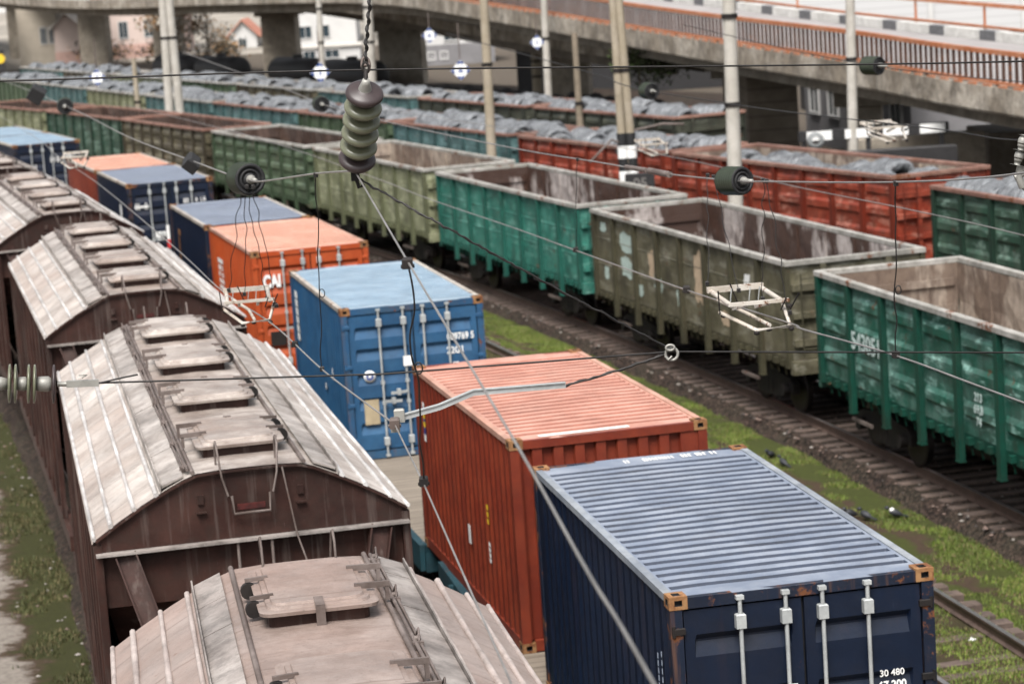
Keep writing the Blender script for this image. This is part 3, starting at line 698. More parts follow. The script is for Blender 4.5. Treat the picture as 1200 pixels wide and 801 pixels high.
ss = [(101.6, 89.8, 0, 'dusk', 'rim_rust', 'dark coil wagon whose end stands open beside the brown wall', 'grey wire coil in the dark wagon beside the brown wall'),
      (114.0, 102.6, 1, 'dusk', 'rim_rust', 'dark coil wagon behind the short wooden post, farther row', 'grey wire coil in the dark wagon behind the short wooden post'),
      (127.4, 115.2, 1, 'bluegrey', 'rim', 'pale teal coil wagon right of the hanging insulator, farther row', 'grey wire coil in the pale teal wagon, farther row right of the insulator'),
      (141.0, 128.6, 1, 'umber', 'rim', 'brown olive coil wagon left of the hanging insulator, farther row', 'grey wire coil in the brown olive wagon of the farther row'),
      (155.0, 142.2, 1, 'moss', 'rim', 'dark green coil wagon right of the twin leg pole, farther row', 'grey wire coil in the dark green wagon of the farther row'),
      (168.4, 156.0, 1, 'sage', 'rim', 'pale olive coil wagon just left of the twin leg pole, farther row', 'grey wire coil in the pale olive wagon, farther row'),
      (182.0, 169.6, 1, 'umber', 'rim', 'beige olive coil wagon near the left edge, farther row', 'grey wire coil in the beige olive wagon, farther row'),
      (196.0, 183.2, 1, 'bluegrey', 'rim', 'grey green coil wagon at the left edge, farther row', 'grey wire coil in the grey green wagon at the left edge, farther row')]
for fy, ny, st, c_, rm, lb, ld in ss:
    rowwagon(sline(fy), fy, sline(ny), ny, st, c_, rm, lb, ld, n=8)
def drop_tree(o):
    for ch in children(o): drop_tree(ch)
    bpy.data.objects.remove(o)
for g_ in GON: drop_tree(g_)
# white patches, numbers and stencils on the near wagons
def patch_mesh(pts, x, mat, parent, name='paint_patch'):
    m = MB(); m.add([(x, y, z) for y, z in pts] + [(x-.004, y, z) for y, z in pts], [tuple(range(len(pts)))] + [(i, (i+1) % len(pts), len(pts)+(i+1) % len(pts), len(pts)+i) for i in range(len(pts))])
    return m.build(name, mat, parent)
def blob(cy, cz, ry, rz_, seed, n=40):
    r_ = random.Random(seed); ph = [r_.uniform(0, 6.28) for _ in range(4)]; out = []
    for k in range(n):
        a = 2*PI*k/n; q = (abs(math.cos(a))**5 + abs(math.sin(a))**5)**-.2; q *= 1 + .10*math.sin(2*a+ph[0]) + .09*math.sin(5*a+ph[1]) + .06*math.sin(9*a+ph[2]) + r_.uniform(-.05, .05)
        out.append((cy + ry*math.cos(a)*q, cz + rz_*math.sin(a)*q))
    return out
XS = -(GW-.07) - .006
olive = WG[1]; pal = plain('pale_overpaint', (0.38, 0.47, 0.43), .6, var=.15); cream = plain('cream_overpaint', (0.42, 0.32, 0.22), .6, var=.2)
for (cy, cz, ry, rz_, mt) in [(3.75, 2.62, .5, .22, pal), (3.85, 2.05, .35, .24, pal), (5.5, 2.85, .2, .12, pal), (5.4, 1.75, .16, .14, pal), (1.95, 2.3, .3, .3, cream), (1.65, 1.9, .25, .2, pal), (-1.1, 2.35, .33, .5, cream), (.2, 1.75, .2, .2, pal), (-3.9, 2.6, .16, .14, MAT['white']), (2.9, 1.6, .14, .14, pal), (-2.6, 1.65, .25, .15, cream)]:
    patch_mesh(blob(cy, cz, ry, rz_, int(cy*77)), XS, mt, olive)
RZL = (PI/2, 0, -PI/2)
grn = WG[0]; wt = plain('worn_white_paint', (0.45, 0.55, 0.52), .7, var=.3, sc=8)
text('543051', .46, wt, grn, (-GW-.0, 3.85, 2.15), RZL, bold=.008)
for dz, s_ in ((.20, '213'), (0, '69,8'), (-.2, '74')): text(s_, .2, wt, grn, (-GW-.0, -.8, 1.78+dz), RZL, bold=.004)
# ------------------------------------------------------------------ flat wagons with containers
def make_flatcar(L_):
    t = empty('flat_wagon'); m = MB(); hl = L_/2
    m.box(-1.30, 1.30, -hl+.1, hl-.1, 1.22, 1.297); m.build('deck', MAT['planks'], t)
    for sx in (-1, 1):
        s_ = MB(); a, b_ = sorted((sx*1.36, sx*1.43)); s_.box(a, b_, -hl, hl, .95, 1.33)
        a, b_ = sorted((sx*1.305, sx*1.355)); s_.box(a, b_, -hl, hl, 1.20, 1.31)
        k = -hl+.6
        while k < hl: s_.box(*sorted((sx*1.435, sx*1.50)), k-.04, k+.04, .98, 1.30); k += 1.4
        s_.build('side_sill', MAT['teal_frame'], t)
    for sy in (-1, 1):
        e = MB(); e.box(-1.35, 1.35, *sorted((sy*(hl-.1), sy*hl)), .92, 1.33); e.build('end_sill', MAT['teal_frame'], t)
        make_coupler(t, sy*hl, sy); make_bogie(t, sy*(hl-2.0))
    c = MB(); c.box(-.25, .25, -hl+.3, hl-.3, .75, 1.2); c.build('centre_sill', MAT['gear'], t)
    return t
def place_flat(t, th, label):
    t.location = (*arc(R_CON, th), 0); t.rotation_euler = (0, 0, th); tag(t, label, 'flat wagon', 'container flat wagons'); return t
def th_y(y, R=R_CON): return math.asin((y-CY)/R)
def span(ya, yb): return (th_y(ya)+th_y(yb))/2, (th_y(yb)-th_y(ya))*R_CON
for ya, yb, lb in [(13.6, 33.3, 'teal framed flat wagon under the nearest navy and the red container'), (34.4, 48.6, 'flat wagon with a bare plank deck in front of the blue container'),
                   (49.6, 63.6, 'flat wagon under the orange and the dark blue container'), (64.8, 83.6, 'flat wagon under the navy container with the pale logo'), (84.8, 99.0, 'farthest flat wagon at the left edge')]:
    th, L_ = span(ya, yb); place_flat(make_flatcar(L_), th, lb)

CL, CW, CH = 6.058, 2.438, 2.591
def corr(a, b, period, depth, start_flat=.05, slope=.24):
    pts = [(a, 0), (a+start_flat, 0)]; t = a+start_flat
    sp = period*slope; fl = period*(.5-slope)
    while t + period < b - start_flat + .001:
        pts += [(t+sp, -depth), (t+sp+fl, -depth), (t+2*sp+fl, 0), (t+period, 0)]; t += period
    pts += [(b, 0)]; return pts
def roofprof(a, b):
    pts = [(a, 0)]; t = a + .04
    while t + .235 < b + .03:
        pts += [(t, 0), (t+.014, -.038), (t+.085, -.038), (t+.108, 0)]; t += .235
    return pts + [(b, 0)]
def casting(parent, x, y, z, sx, sy, sz):
    m = MB(); a, b_ = .162, .178; h = .118; e = .006
    x0, x1 = sorted((sx*(CW/2+e), sx*(CW/2-a))); y0, y1 = sorted((sy*(CL/2+e), sy*(CL/2-b_))); z0, z1 = (z, z+h)
    def face(c, u, v_, w_, hu, hv, inner):
        # quad centred c, axes u v, outward w: ring with a sunk pocket
        o = [c + u*i*hu + v_*j*hv for i, j in ((-1,-1),(1,-1),(1,1),(-1,1))]; q = [c + u*i*hu*inner[0] + v_*j*hv*inner[1] for i, j in ((-1,-1),(1,-1),(1,1),(-1,1))]
        d = [p - w_*.05 for p in q]
        m.add(o+q+d, [(i, (i+1) % 4, 4+(i+1) % 4, 4+i) for i in range(4)]); m.add(q+d, [(i, (i+1) % 4, 4+(i+1) % 4, 4+i) for i in range(4)] + [(4,5,6,7)], mi=1)
    c = Vector(((x0+x1)/2, (y0+y1)/2, (z0+z1)/2)); hx, hy, hz = (x1-x0)/2, (y1-y0)/2, (z1-z0)/2
    X, Y, Z = Vector((1,0,0)), Vector((0,1,0)), Vector((0,0,1))
    for w_, u, v_, hw, hu, hv, inn in ((X,Y,Z,hx,hy,hz,(.45,.5)),(-X,Y,Z,hx,hy,hz,(.45,.5)),(Y,X,Z,hy,hx,hz,(.42,.45)),(-Y,X,Z,hy,hx,hz,(.42,.45)),(Z,X,Y,hz,hx,hy,(.42,.5)),(-Z,X,Y,hz,hx,hy,(.42,.5))):
        face(c + w_*hw, u, v_, w_, hu, hv, inn)
    m.build('corner_casting', [MAT['casting'], MAT['black']], parent, fix=False)
def make_container(body, roof, doors=True, troughs=(.42, .84, 1.26, 1.68, 2.05), edge=None):
    t = empty('shipping_container'); hw, hl = CW/2, CL/2; B = MAT[body]
    m = MB()
    for sx in (-1, 1):
        for sy in (-1, 1):
            m.box(*sorted((sx*hw, sx*(hw-.11))), *sorted((sy*hl, sy*(hl-.13))), .118, CH-.118)
    for sy in (-1, 1):
        m.box(-hw+.163, hw-.163, *sorted((sy*(hl-.003), sy*(hl-.08))), CH-.115, CH-.015); m.box(-hw+.163, hw-.163, *sorted((sy*(hl-.003), sy*(hl-.08))), .01, .14)
    for sx in (-1, 1): m.box(*sorted((sx*(hw-.002), sx*(hw-.06))), -hl+.179, hl-.179, .01, .15)
    m.build('frame', MAT.get(body + '_frame', B), t)
    for sx in (-1, 1):
        e = MB(); e.box(*sorted((sx*(hw-.0), sx*(hw-.075))), -hl+.185, hl-.185, CH-.075, CH-.008); e.build('top_rail', MAT[edge or 'edge'], t)
        s_ = MB(); pr = corr(-hl+.131, hl-.131, .2785, .036, .05, .17)
        s_.extrude(pr, lambda y, d: (sx*(hw-.012+d), y, .151), lambda y, d: (sx*(hw-.012+d), y, CH-.076)); s_.build('side_wall', B, t, fix=False)
    rf = MB(); pr = roofprof(-hl+.30, hl-.30)
    ma_ = hw-.125; mid = [(-ma_ + 2*ma_*q/14, 1) for q in range(15)]
    xs = [(-hw+.076, 0), (-hw+.105, 0)] + mid + [(hw-.105, 0), (hw-.076, 0)]; zr = CH-.020; nx = len(xs)
    pr = [(-hl+.005, 0)] + pr + [(hl-.005, 0)]; ph = random.uniform(0, 6)
    def dent(x, y): return (.004*math.sin(x*2.3+ph)*math.sin(y*1.7+ph*2) + .002*math.sin(x*5.1+y*2.9+ph)) * min(1, (hw-abs(x))*3)
    v = [(x, y + .005*math.sin(x*2.1+y*.8+ph)*f, zr + d*f + (.010*(1-(x/hw)**2) + dent(x, y) - .004)*f) for y, d in pr for x, f in xs]
    for i in range(len(pr)-1):
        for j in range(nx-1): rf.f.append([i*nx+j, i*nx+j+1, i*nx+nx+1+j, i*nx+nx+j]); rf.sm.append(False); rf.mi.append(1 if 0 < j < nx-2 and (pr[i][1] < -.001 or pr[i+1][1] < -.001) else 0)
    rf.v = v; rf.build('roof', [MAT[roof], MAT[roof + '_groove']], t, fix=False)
    fl = MB(); fl.box(-hw+.08, hw-.08, -hl+.14, hl-.14, .03, .12); fl.build('floor', MAT['gear'], t)
    for sx in (-1, 1):
        for sy in (-1, 1):
            for z in (-.001, CH-.118+.004): casting(t, 0, 0, z, sx, sy, 1)
    # far end: corrugated wall
    def endwall(sy):
        e = MB(); pr = corr(-hw+.111, hw-.111, .262, .06, .02, .06)
        e.extrude(pr, lambda x, d: (x, sy*(hl-.02+d), .141), lambda x, d: (x, sy*(hl-.02+d), CH-.116)); e.build('end_wall', B, t, fix=False)
    endwall(1)
    if not doors: endwall(-1); return t
    bk = MB(); bk.box(-hw+.112, hw-.112, -hl+.075, -hl+.10, .145, CH-.12); bk.build('door_gasket', MAT['black'], t)
    for sx in (-1, 1):
        xa, xb = sorted((sx*.014, sx*(hw-.125))); za, zb = .165, CH-.135; yo = -hl+.02
        d = MB(); i0, i1 = xa+.09, xb-.09
        prof = [(za, 0), (za+.08, 0)]
        for z in troughs: prof += [(za+z-.16, 0), (za+z-.03, .05), (za+z-.01, .05), (za+z+.045, 0)]
        prof = sorted([p for p in prof if p[0] < zb-.05]) + [(zb, 0)]
        v = [(x, yo + dd*f, z) for z, dd in prof for x, f in ((xa,0),(i0,0),(i0+.02,1),(i1-.02,1),(i1,0),(xb,0))]
        d.add(v, [(i*6+j, i*6+j+1, i*6+7+j, i*6+6+j) for i in range(len(prof)-1) for j in range(5)])
        d.add([(xa,yo,za),(xb,yo,za),(xb,yo+.05,za),(xa,yo+.05,za)], [(0,1,2,3)]); d.add([(xa,yo,zb),(xb,yo,zb),(xb,yo+.05,zb),(xa,yo+.05,zb)], [(0,1,2,3)])
        for x in (xa, xb): d.add([(x,yo,za),(x,yo,zb),(x,yo+.05,zb),(x,yo+.05,za)], [(0,1,2,3)])
        D = d.build('door', B, t, fix=False)
        for q in (.17, .59):
            x = sx*q; r_ = MB(); r_.tube([(x, yo-.05, .06), (x, yo-.05, CH-.06)], .019, 10)
            for z in (CH-.055, .055): r_.box(x-.035, x+.035, yo-.075, yo-.012, z-.018, z+.018)
            for z in (CH-.27, .30): r_.cbox(x-.045, x+.045, yo-.078, yo-.005, z-.065, z+.065, .01)
            for z in (1.3, .95): r_.box(x-.03, x+.03, yo-.072, yo-.005, z-.03, z+.03)
            r_.build('locking_bar', MAT['galv'], D)
            h_ = MB(); zz = 1.12 if q < .3 else .98; h_.beam((x, yo-.075, zz), (x - sx*(-.30 if q < .3 else .30), yo-.085, zz-.01), .016, .045); h_.box(x - sx*(-.16 if q < .3 else .16)-.03, x - sx*(-.16 if q < .3 else .16)+.03, yo-.10, yo-.004, zz-.05, zz+.05); h_.build('door_handle', MAT['galv'], D)
        for z in (.35, .95, 1.6, 2.28):
            hg = MB(); x = sx*(hw-.13); hg.cbox(min(x, x+sx*.11)-.01, max(x, x+sx*.11), yo-.035, yo-.003, z-.03, z+.03, .008); hg.tube([(x+sx*.105, yo-.02, z-.05), (x+sx*.105, yo-.02, z+.05)], .018, 8); hg.build('hinge', MAT['gear'] if body.startswith('navy') else B, D)
    return t
def marks(parent, boxes, mat, face, name='painted_marking', off=.004):
    # thin painted marks; face 'door' boxes in x,z on the near end, 'side' boxes in y,z on the left, 'roof' boxes in x,y
    m = MB()
    for a0, a1, b0, b1 in boxes:
        if face == 'door': m.box(a0, a1, -CL/2+.014-off, -CL/2+.0165-off, b0, b1)
        elif face == 'side': m.box(-CW/2-.002-off, -CW/2+.001-off, a0, a1, b0, b1)
        else: m.box(a0, a1, b0, b1, CH-.008, CH-.006)
    return m.build(name, mat, parent)
def glyphs(x0, x1, z0, z1, n, seed, vertical=False):
    # rows of broken strokes for lettering too blurred to read
    r_ = random.Random(seed); out = []; w_ = (x1-x0)/n
    for i in range(n):
        a = x0 + i*w_; t_ = w_*.22
        if r_.random() < .12: continue
        out.append((a, a+t_, z0, z1))
        if r_.random() < .75: out.append((a+w_*.55, a+w_*.75, z0, z1))
        for zz in (z0, (z0+z1)/2, z1):
            if r_.random() < .6: out.append((a+t_+.001, a+w_*.549, max(z0, zz-.012), min(z1, zz+.012)))
    return out
DECK = 1.303
def place_con(t, x, y, yaw_deg, label):
    yaw = math.radians(yaw_deg); t.location = (x - math.sin(-yaw)*0 + math.sin(yaw)*-(-CL/2)*1, y + math.cos(yaw)*CL/2, DECK)
    # near end centre (x,y); heading leans to -X
    t.location = (x - math.sin(yaw)*CL/2, y + math.cos(yaw)*CL/2, DECK); t.rotation_euler = (0, 0, yaw)
    tag(t, label, 'container', 'shipping containers on the flat wagons'); return t
F = lambda x, z: (x, -CL/2+.012, z); RD = (PI/2, 0, 0)
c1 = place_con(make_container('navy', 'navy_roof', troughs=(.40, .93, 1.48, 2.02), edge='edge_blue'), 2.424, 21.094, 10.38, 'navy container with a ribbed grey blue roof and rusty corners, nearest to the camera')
D_ = [c for c in c1.children if c.name.startswith('door') and 'gasket' not in c.name]
text('30 480', .085, MAT['white'], D_[1], F(.80, 1.665), RD, bold=.001); text('67 200', .095, MAT['white'], D_[1], F(.80, 1.555), RD, bold=.003)
text('2 220', .085, MAT['white'], D_[1], F(.80, 1.45), RD, bold=.002)
marks(c1, glyphs(-.22, .36, 2.73, 2.88, 8, 3) + glyphs(.44, .86, 2.73, 2.88, 5, 4), MAT['white'], 'roof', 'roof_number')
marks(c1, [(-2.50, -2.475, 1.95-.07*k-.05, 1.95-.07*k) for k in range(12)] + [(-2.64, -2.62, 2.0-.08*k-.05, 2.0-.08*k) for k in range(8)], plain('pale_blue_marking', (0.35, 0.40, 0.48), .6), 'side', 'side_number')
st_ = MB(); st_.box(-.165-.02, -.165+.06, -CL/2-.062, -CL/2-.058, 1.58, 1.70); st_.build('seal_tag', MAT['white'], D_[0])
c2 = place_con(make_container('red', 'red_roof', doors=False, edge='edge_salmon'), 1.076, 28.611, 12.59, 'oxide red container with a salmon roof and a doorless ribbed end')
marks(c2, [(-.82, .30, -2.90, -2.80)], MAT['white'], 'roof', 'roof_label')
marks(c2, [(2.33, 2.45, 2.1, 2.17), (2.33, 2.45, 1.62, 1.72)], MAT['white'], 'side', 'side_sticker')
marks(c2, [(2.33, 2.45, 2.02, 2.099), (2.33, 2.45, 1.90, 1.94), (2.33, 2.45, 1.721, 1.82)], MAT['sblue'], 'side', 'side_sticker')
marks(c2, [(2.33, 2.45, 1.941, 2.019), (2.33, 2.45, 1.821, 1.899)], MAT['yellow'], 'side', 'side_sticker')
marks(c2, [(-1.55, -1.46, 1.45-.09*k, 1.51-.09*k) for k in range(3)], MAT['yellow'], 'side', 'side_sticker')
marks(c2, [(-1.55, -1.46, .98-.07*k, 1.03-.07*k) for k in range(4)] + [(-.35, -.22, .75, 1.0)], MAT['white'], 'side', 'side_sticker')
c3 = place_con(make_container('blue', 'blue_roof'), -1.640, 40.719, 12.6, 'bright blue container with a pale blue roof behind the salmon roofed one')
D_ = [c for c in c3.children if c.name.startswith('door') and 'gasket' not in c.name]
text('089769 5', .16, MAT['white'], D_[1], F(.80, 1.95), RD, bold=.004, sx=.78); text('22G1', .16, MAT['white'], D_[1], F(.70, 1.72), RD, bold=.004, sx=.85)
marks(D_[1], [(.30, .40, 1.36, 1.45), (.44, .57, 1.36, 1.45), (.64, .74, 1.36, 1.52), (.78, .90, 1.36, 1.46)], MAT['white'], 'door')
marks(D_[0], [(-.93, -.68, .60, 1.02)], MAT['tan'], 'door', 'tan_plate', off=.008)
m = MB(); m.lathe([(0, 0), (0, .10), (.004, .10)], (-.80, -CL/2+.006, 1.42), (0, 1, 0), 20); m.build('round_sticker', MAT['white'], D_[0], fix=False)
m = MB(); m.lathe([(0, .03), (0, .065)], (-.80, -CL/2+.002, 1.42), (0, 1, 0), 20); m.build('round_sticker', MAT['sblue'], D_[0], fix=False)
m = MB(); m.box(-.22, -.07, -CL/2-.064, -CL/2-.060, 1.55, 1.72); m.build('seal_tag', MAT['white'], D_[0])
marks(c3, [(2.15, 2.45, 2.28-.16*k-.13, 2.28-.16*k) for k in range(6)], MAT['white'], 'side', 'side_number')
marks(c3, [(-1.7, -1.62, 1.2, 1.4), (-.8, -.7, .9, 1.0)], MAT['white'], 'side', 'side_sticker')
c4 = place_con(make_container('orange', 'orange_roof', edge='edge_salmon'), -4.02, 50.06, 14.6, 'orange container with a pale peach roof behind the bright blue one')
D_ = [c for c in c4.children if c.name.startswith('door') and 'gasket' not in c.name]
text('CAI', .34, MAT['white'], D_[0], F(-.83, 1.95), RD, bold=.018, sx=.66)
m = MB(); m.box(-.95, -.62, -CL/2+.001, -CL/2+.006, .62, .92); m.build('data_plate', MAT['gear'], D_[0])
marks(c4, glyphs(1.2, 1.9, 1.75, 1.85, 5, 8) + glyphs(1.2, 1.9, 1.6, 1.7, 5, 9) + glyphs(1.2, 1.9, 1.45, 1.55, 5, 10) + glyphs(1.2, 1.9, 1.3, 1.4, 5, 12) + [(1.2, 1.9, 1.9, 2.0)], MAT['white'], 'side', 'side_number')
c5 = place_con(make_container('navy', 'dark_roof', doors=False), -5.66, 56.14, 14.9, 'dark blue container with a plain grey roof touching the orange one')
marks(c5, [(1.3, 1.75, 1.95, 2.1), (1.55, 1.75, 1.2, 1.9), (1.2, 1.5, 1.0, 1.15)], MAT['casting'], 'side', 'rust_patch')
c6 = place_con(make_container('navy', 'dark_roof'), -9.33, 68.98, 17.0, 'navy container with a pale logo and a red and white tagged bar on its doors')
D_ = [c for c in c6.children if c.name.startswith('door') and 'gasket' not in c.name]
marks(D_[0], glyphs(-1.02, -.66, 1.85, 2.02, 4, 21) + [(-1.04, -.64, 1.9, 1.95)], MAT['white'], 'door', 'logo')
marks(D_[0], [(-.52, -.22, 1.02, 1.18)], MAT['white'], 'door')
m = MB(); m.lathe([(0, 0), (0, .14)], (-.40, -CL/2-.002, .55), (0, 1, 0), 18); m.build('round_sticker', MAT['white'], D_[0], fix=False)
m = MB(); m.box(-.21, -.13, -CL/2-.064, -CL/2-.060, .95, 1.35); m.build('bar_tag', MAT['white'], D_[0]); m = MB(); m.box(-.21, -.13, -CL/2-.064, -CL/2-.060, .70, .948); m.build('bar_tag', MAT['sred'], D_[0])
marks(D_[1], glyphs(.20, .52, 1.92, 2.05, 4, 31) + glyphs(.62, 1.0, 1.92, 2.05, 5, 32) + glyphs(.66, .92, 1.74, 1.86, 4, 33), MAT['white'], 'door', 'container_number')
m = MB(); m.lathe([(0, 0), (0, .2)], (-CW/2-.004, -1.6, 1.75), (1, 0, 0), 18); m.build('side_emblem', MAT['white'], c6, fix=False)
c7 = place_con(make_container('red', 'orange_roof', doors=False), -11.17, 74.95, 17.6, 'red container with a peach roof hidden behind the navy one')
c8 = place_con(make_container('navy', 'blue_roof'), -16.47, 89.6, 20.5, 'navy container with a white blue roof at the left edge')
D_ = [c for c in c8.children if c.name.startswith('door') and 'gasket' not in c.name]
marks(D_[0], glyphs(-.95, -.40, 1.6, 1.8, 4, 41) + [(-.55, -.2, .95, 1.15), (-.5, -.25, .5, .7)], MAT['white'], 'door', 'logo')
marks(D_[1], glyphs(.1, .45, 1.85, 2.05, 3, 42) + glyphs(.5, 1.0, 1.95, 2.15, 5, 43), MAT['white'], 'door', 'container_number')
c9 = place_con(make_container('navy', 'blue_roof', doors=False), -18.70, 95.5, 21.2, 'farthest container behind the leftmost navy one')
for c_, cc in ((c1, 'navy'), (c2, 'red'), (c3, 'blue'), (c4, 'orange'), (c5, 'navy')): pass

# ------------------------------------------------------------------ hopper wagons
HP = [(0, .57), (.30, .567), (.52, .553), (.66, .505), (.84, .42), (1.08, .295), (1.32, .155), (1.56, 0)]
ZE = 4.14; HLR = 5.5
def hz(x):
    x = abs(x)
    for (a, za), (b, zb) in zip(HP, HP[1:]):
        if x <= b: return ZE + za + (zb-za)*(x-a)/(b-a)
    return ZE
def make_hopper(roofm, seed=1, seam='seam', board='hboard'):
    rnd = random.Random(seed); t = empty('hopper_wagon'); RM = MAT[roofm]; B = MAT['hop']
    # roof skin with gentle dents
    xs = [-1.60] + [-x for x, _ in HP[::-1]][0:] + [x for x, _ in HP[1:]] + [1.60]
    m = MB(); ny = 44; v = []
    for i in range(ny+1):
        y = -HLR + 2*HLR*i/ny
        for x in xs:
            z = hz(x) if abs(x) < 1.57 else ZE-.045
            if 0 < i < ny and abs(x) < 1.5: z += rnd.uniform(-.007, .007)
            v.append((x, y, z))
    k = len(xs)
    m.add(v, [(i*k+j, i*k+j+1, i*k+k+1+j, i*k+k+j) for i in range(ny) for j in range(k-1)], False)
    m.build('roof', RM, t, fix=False)
    sm = MB()
    for sx in (-1, 1):
        for x in (1.40, 1.16, .93):
            pts = [(sx*x, y, hz(x)+.012 + rnd.uniform(-.006, .006)) for y in [-HLR + 2*HLR*i/18 for i in range(19)]]; sm.tube(pts, [.024*rnd.uniform(.8, 1.25) for _ in pts], 7)
        sm.tube([(sx*1.575, y, ZE-.005+rnd.uniform(-.008, .008)) for y in [-HLR + 2*HLR*i/18 for i in range(19)]], .022, 7)
    sm.build('roof_seam', MAT[seam], t)
    for sx in (-1, 1):     # running boards: plates on an angle iron
        y = -HLR + .02
        bd = MB(); bd.beam((sx*.885, -HLR+.0, hz(.885)+.05), (sx*.885, HLR, hz(.885)+.05), .012, .10); 
        while y < HLR-.05:
            y1 = min(HLR-.02, y + rnd.uniform(.75, 1.15)); dz = rnd.uniform(-.006, .006); za, zb = hz(.64)+.035+dz, hz(.875)+.055+dz
            xa, xb = sorted((.65, .872))
            bd.add([(sx*xa, y, za), (sx*xb, y, zb), (sx*xb, y1-.012, zb), (sx*xa, y1-.012, za), (sx*xa, y, za-.02), (sx*xb, y, zb-.02), (sx*xb, y1-.012, zb-.02), (sx*xa, y1-.012, za-.02)], [(0,1,2,3),(7,6,5,4),(0,4,5,1),(1,5,6,2),(2,6,7,3),(3,7,4,0)])
            y = y1
        yy = -HLR+.3
        while yy < HLR: bd.box(*sorted((sx*.65, sx*.87)), yy-.015, yy+.015, hz(.87)+.005, hz(.87)+.02); yy += .35
        bd.build('running_board', MAT[board], t)
        pp = MB(); pp.tube([(sx*.555, y, hz(.555)+.025) for y in (-HLR, -2, 2, HLR)], .022, 8); pp.build('roof_pipe', MAT['hrod'], t)
    for yh in (-4.15, -1.38, 1.38, 4.15):
        ht = MB(); hx, hy = .43, .70; zt = ZE+.57
        def rr(a, b_, c, z, n=5):
            out = []
            for cx, cy, a0 in ((a-c, b_-c, 0), (-(a-c), b_-c, PI/2), (-(a-c), -(b_-c), PI), (a-c, -(b_-c), 1.5*PI)):
                for i in range(n): an = a0 + PI/2*i/(n-1); out.append((cx + c*math.cos(an), yh + cy + c*math.sin(an), z))
            return out
        prof = [(hx-.05, hy-.05, zt+.088), (hx+.02, hy+.02, zt+.09), (hx+.025, hy+.025, zt+.118), (hx+.012, hy+.012, zt+.124), (hx-.035, hy-.035, zt+.126), (hx-.042, hy-.042, zt+.146), (hx-.075, hy-.075, zt+.149), (hx-.083, hy-.083, zt+.168), (.15, .25, zt+.173)]
        rings = [rr(a, b_, min(.10, a*.5), z) for a, b_, z in prof]; n_ = len(rings[0])
        for i, (ra, rb) in enumerate(zip(rings, rings[1:])): ht.add(ra+rb, [(j, (j+1) % n_, n_+(j+1) % n_, n_+j) for j in range(n_)], False)
        ht.add(rings[-1], [tuple(range(n_))])
        H = ht.build('hatch', RM, t)
        cm_ = MB(); ra, rb = rr(hx-.045, hy-.045, .08, zt-.04), rr(hx-.045, hy-.045, .08, zt+.087); cm_.add(ra+rb, [(j, (j+1) % n_, n_+(j+1) % n_, n_+j) for j in range(n_)])
        cm_.build('hatch_coaming', MAT['hop'], H, fix=False)
        for dy in (-.36, .22):
            lg = MB(); lg.beam((.30, yh+dy, zt+.17), (.57, yh+dy, zt+.165), .03, .045); lg.beam((.55, yh+dy, zt+.15), (.55, yh+dy, zt+.04), .03, .03); lg.build('hatch_latch', MAT['hrod'], H)
            hg = MB(); hg.beam((-.32, yh+dy, zt+.17), (-.50, yh+dy, zt+.16), .028, .03); hg.build('hinge_arm', MAT['hrod'], H)
            hp_ = MB(); hp_.tube([(-.475, yh+dy-.03, zt+.075), (-.475, yh+dy+.03, zt+.075)], .065, 14); hp_.build('hinge_pad', MAT['gear'], H)
        lg = MB(); lg.beam((0, yh-hy+.12, zt+.175), (0, yh-hy-.05, zt+.150), .07, .014); lg.beam((0, yh-hy-.05, zt+.150), (0, yh-hy-.05, zt+.0), .07, .014)
        lg.build('front_strap', MAT['hrod'], H)
    rod = MB()
    rod.tube([(.60, -HLR+.15, ZE+.58), (.60, -2, ZE+.585), (.605, 2, ZE+.58), (.60, HLR-.1, ZE+.58)], .016, 8); rod.tube([(.64, -HLR+.4, ZE+.57), (.64, HLR-.3, ZE+.57)], .012, 8)
    for y in [-5.2 + i*1.3 for i in range(9)]:
        rod.box(.58, .66, y-.02, y+.02, ZE+.50, ZE+.59); rod.tube([(.63, y, ZE+.59), (.64, y+.10, ZE+.66), (.63, y+.18, ZE+.59)], .008, 6); rod.tube([(.60, y+.08, ZE+.59), (.65, y+.08, ZE+.59)], .022, 8)
    rod.build('locking_rod', MAT['hrod'], t)
    for sy in (-1, 1):
        e = MB(); yw = sy*(HLR-.02)
        pts = [(-x, z) for x, z in HP[::-1]] + [(x, z) for x, z in HP[1:]]
        pl_ = [(x, ZE+z-.012) for x, z in pts] + [(1.56, 4.00), (-1.56, 4.00)]
        n_ = len(pl_); e.add([(x, yw, z) for x, z in pl_] + [(x, yw-sy*.03, z) for x, z in pl_], [tuple(range(n_)), tuple(range(2*n_-1, n_-1, -1))] + [(i, (i+1) % n_, n_+(i+1) % n_, n_+i) for i in range(n_)])
        # lip under the roof edge
        lip = [(x, ZE+z-.014) for x, z in pts]
        for (xa, za), (xb, zb) in zip(lip, lip[1:]): e.beam((xa, yw+sy*.035, za-.006), (xb, yw+sy*.035, zb-.006), .03, .02, (0, 0, 1))
        e.build('end_gable', B, t)
        lo = MB(); lo.box(-1.555, 1.555, *sorted((yw-sy*.05, yw-sy*.08)), 3.42, 3.995)          # recessed sheet
        lo.add([(-1.5, yw-sy*.09, 3.42), (1.5, yw-sy*.09, 3.42), (1.2, yw-sy*1.6, 1.9), (-1.2, yw-sy*1.6, 1.9)], [(0,1,2,3)])
        lo.build('end_slope', B, t, fix=False)
        lg = MB(); lg.beam((-1.57, yw+sy*.04, 3.985), (1.57, yw+sy*.04, 3.985), .13, .025); lg.build('end_ledge', MAT['pink_board'], t)
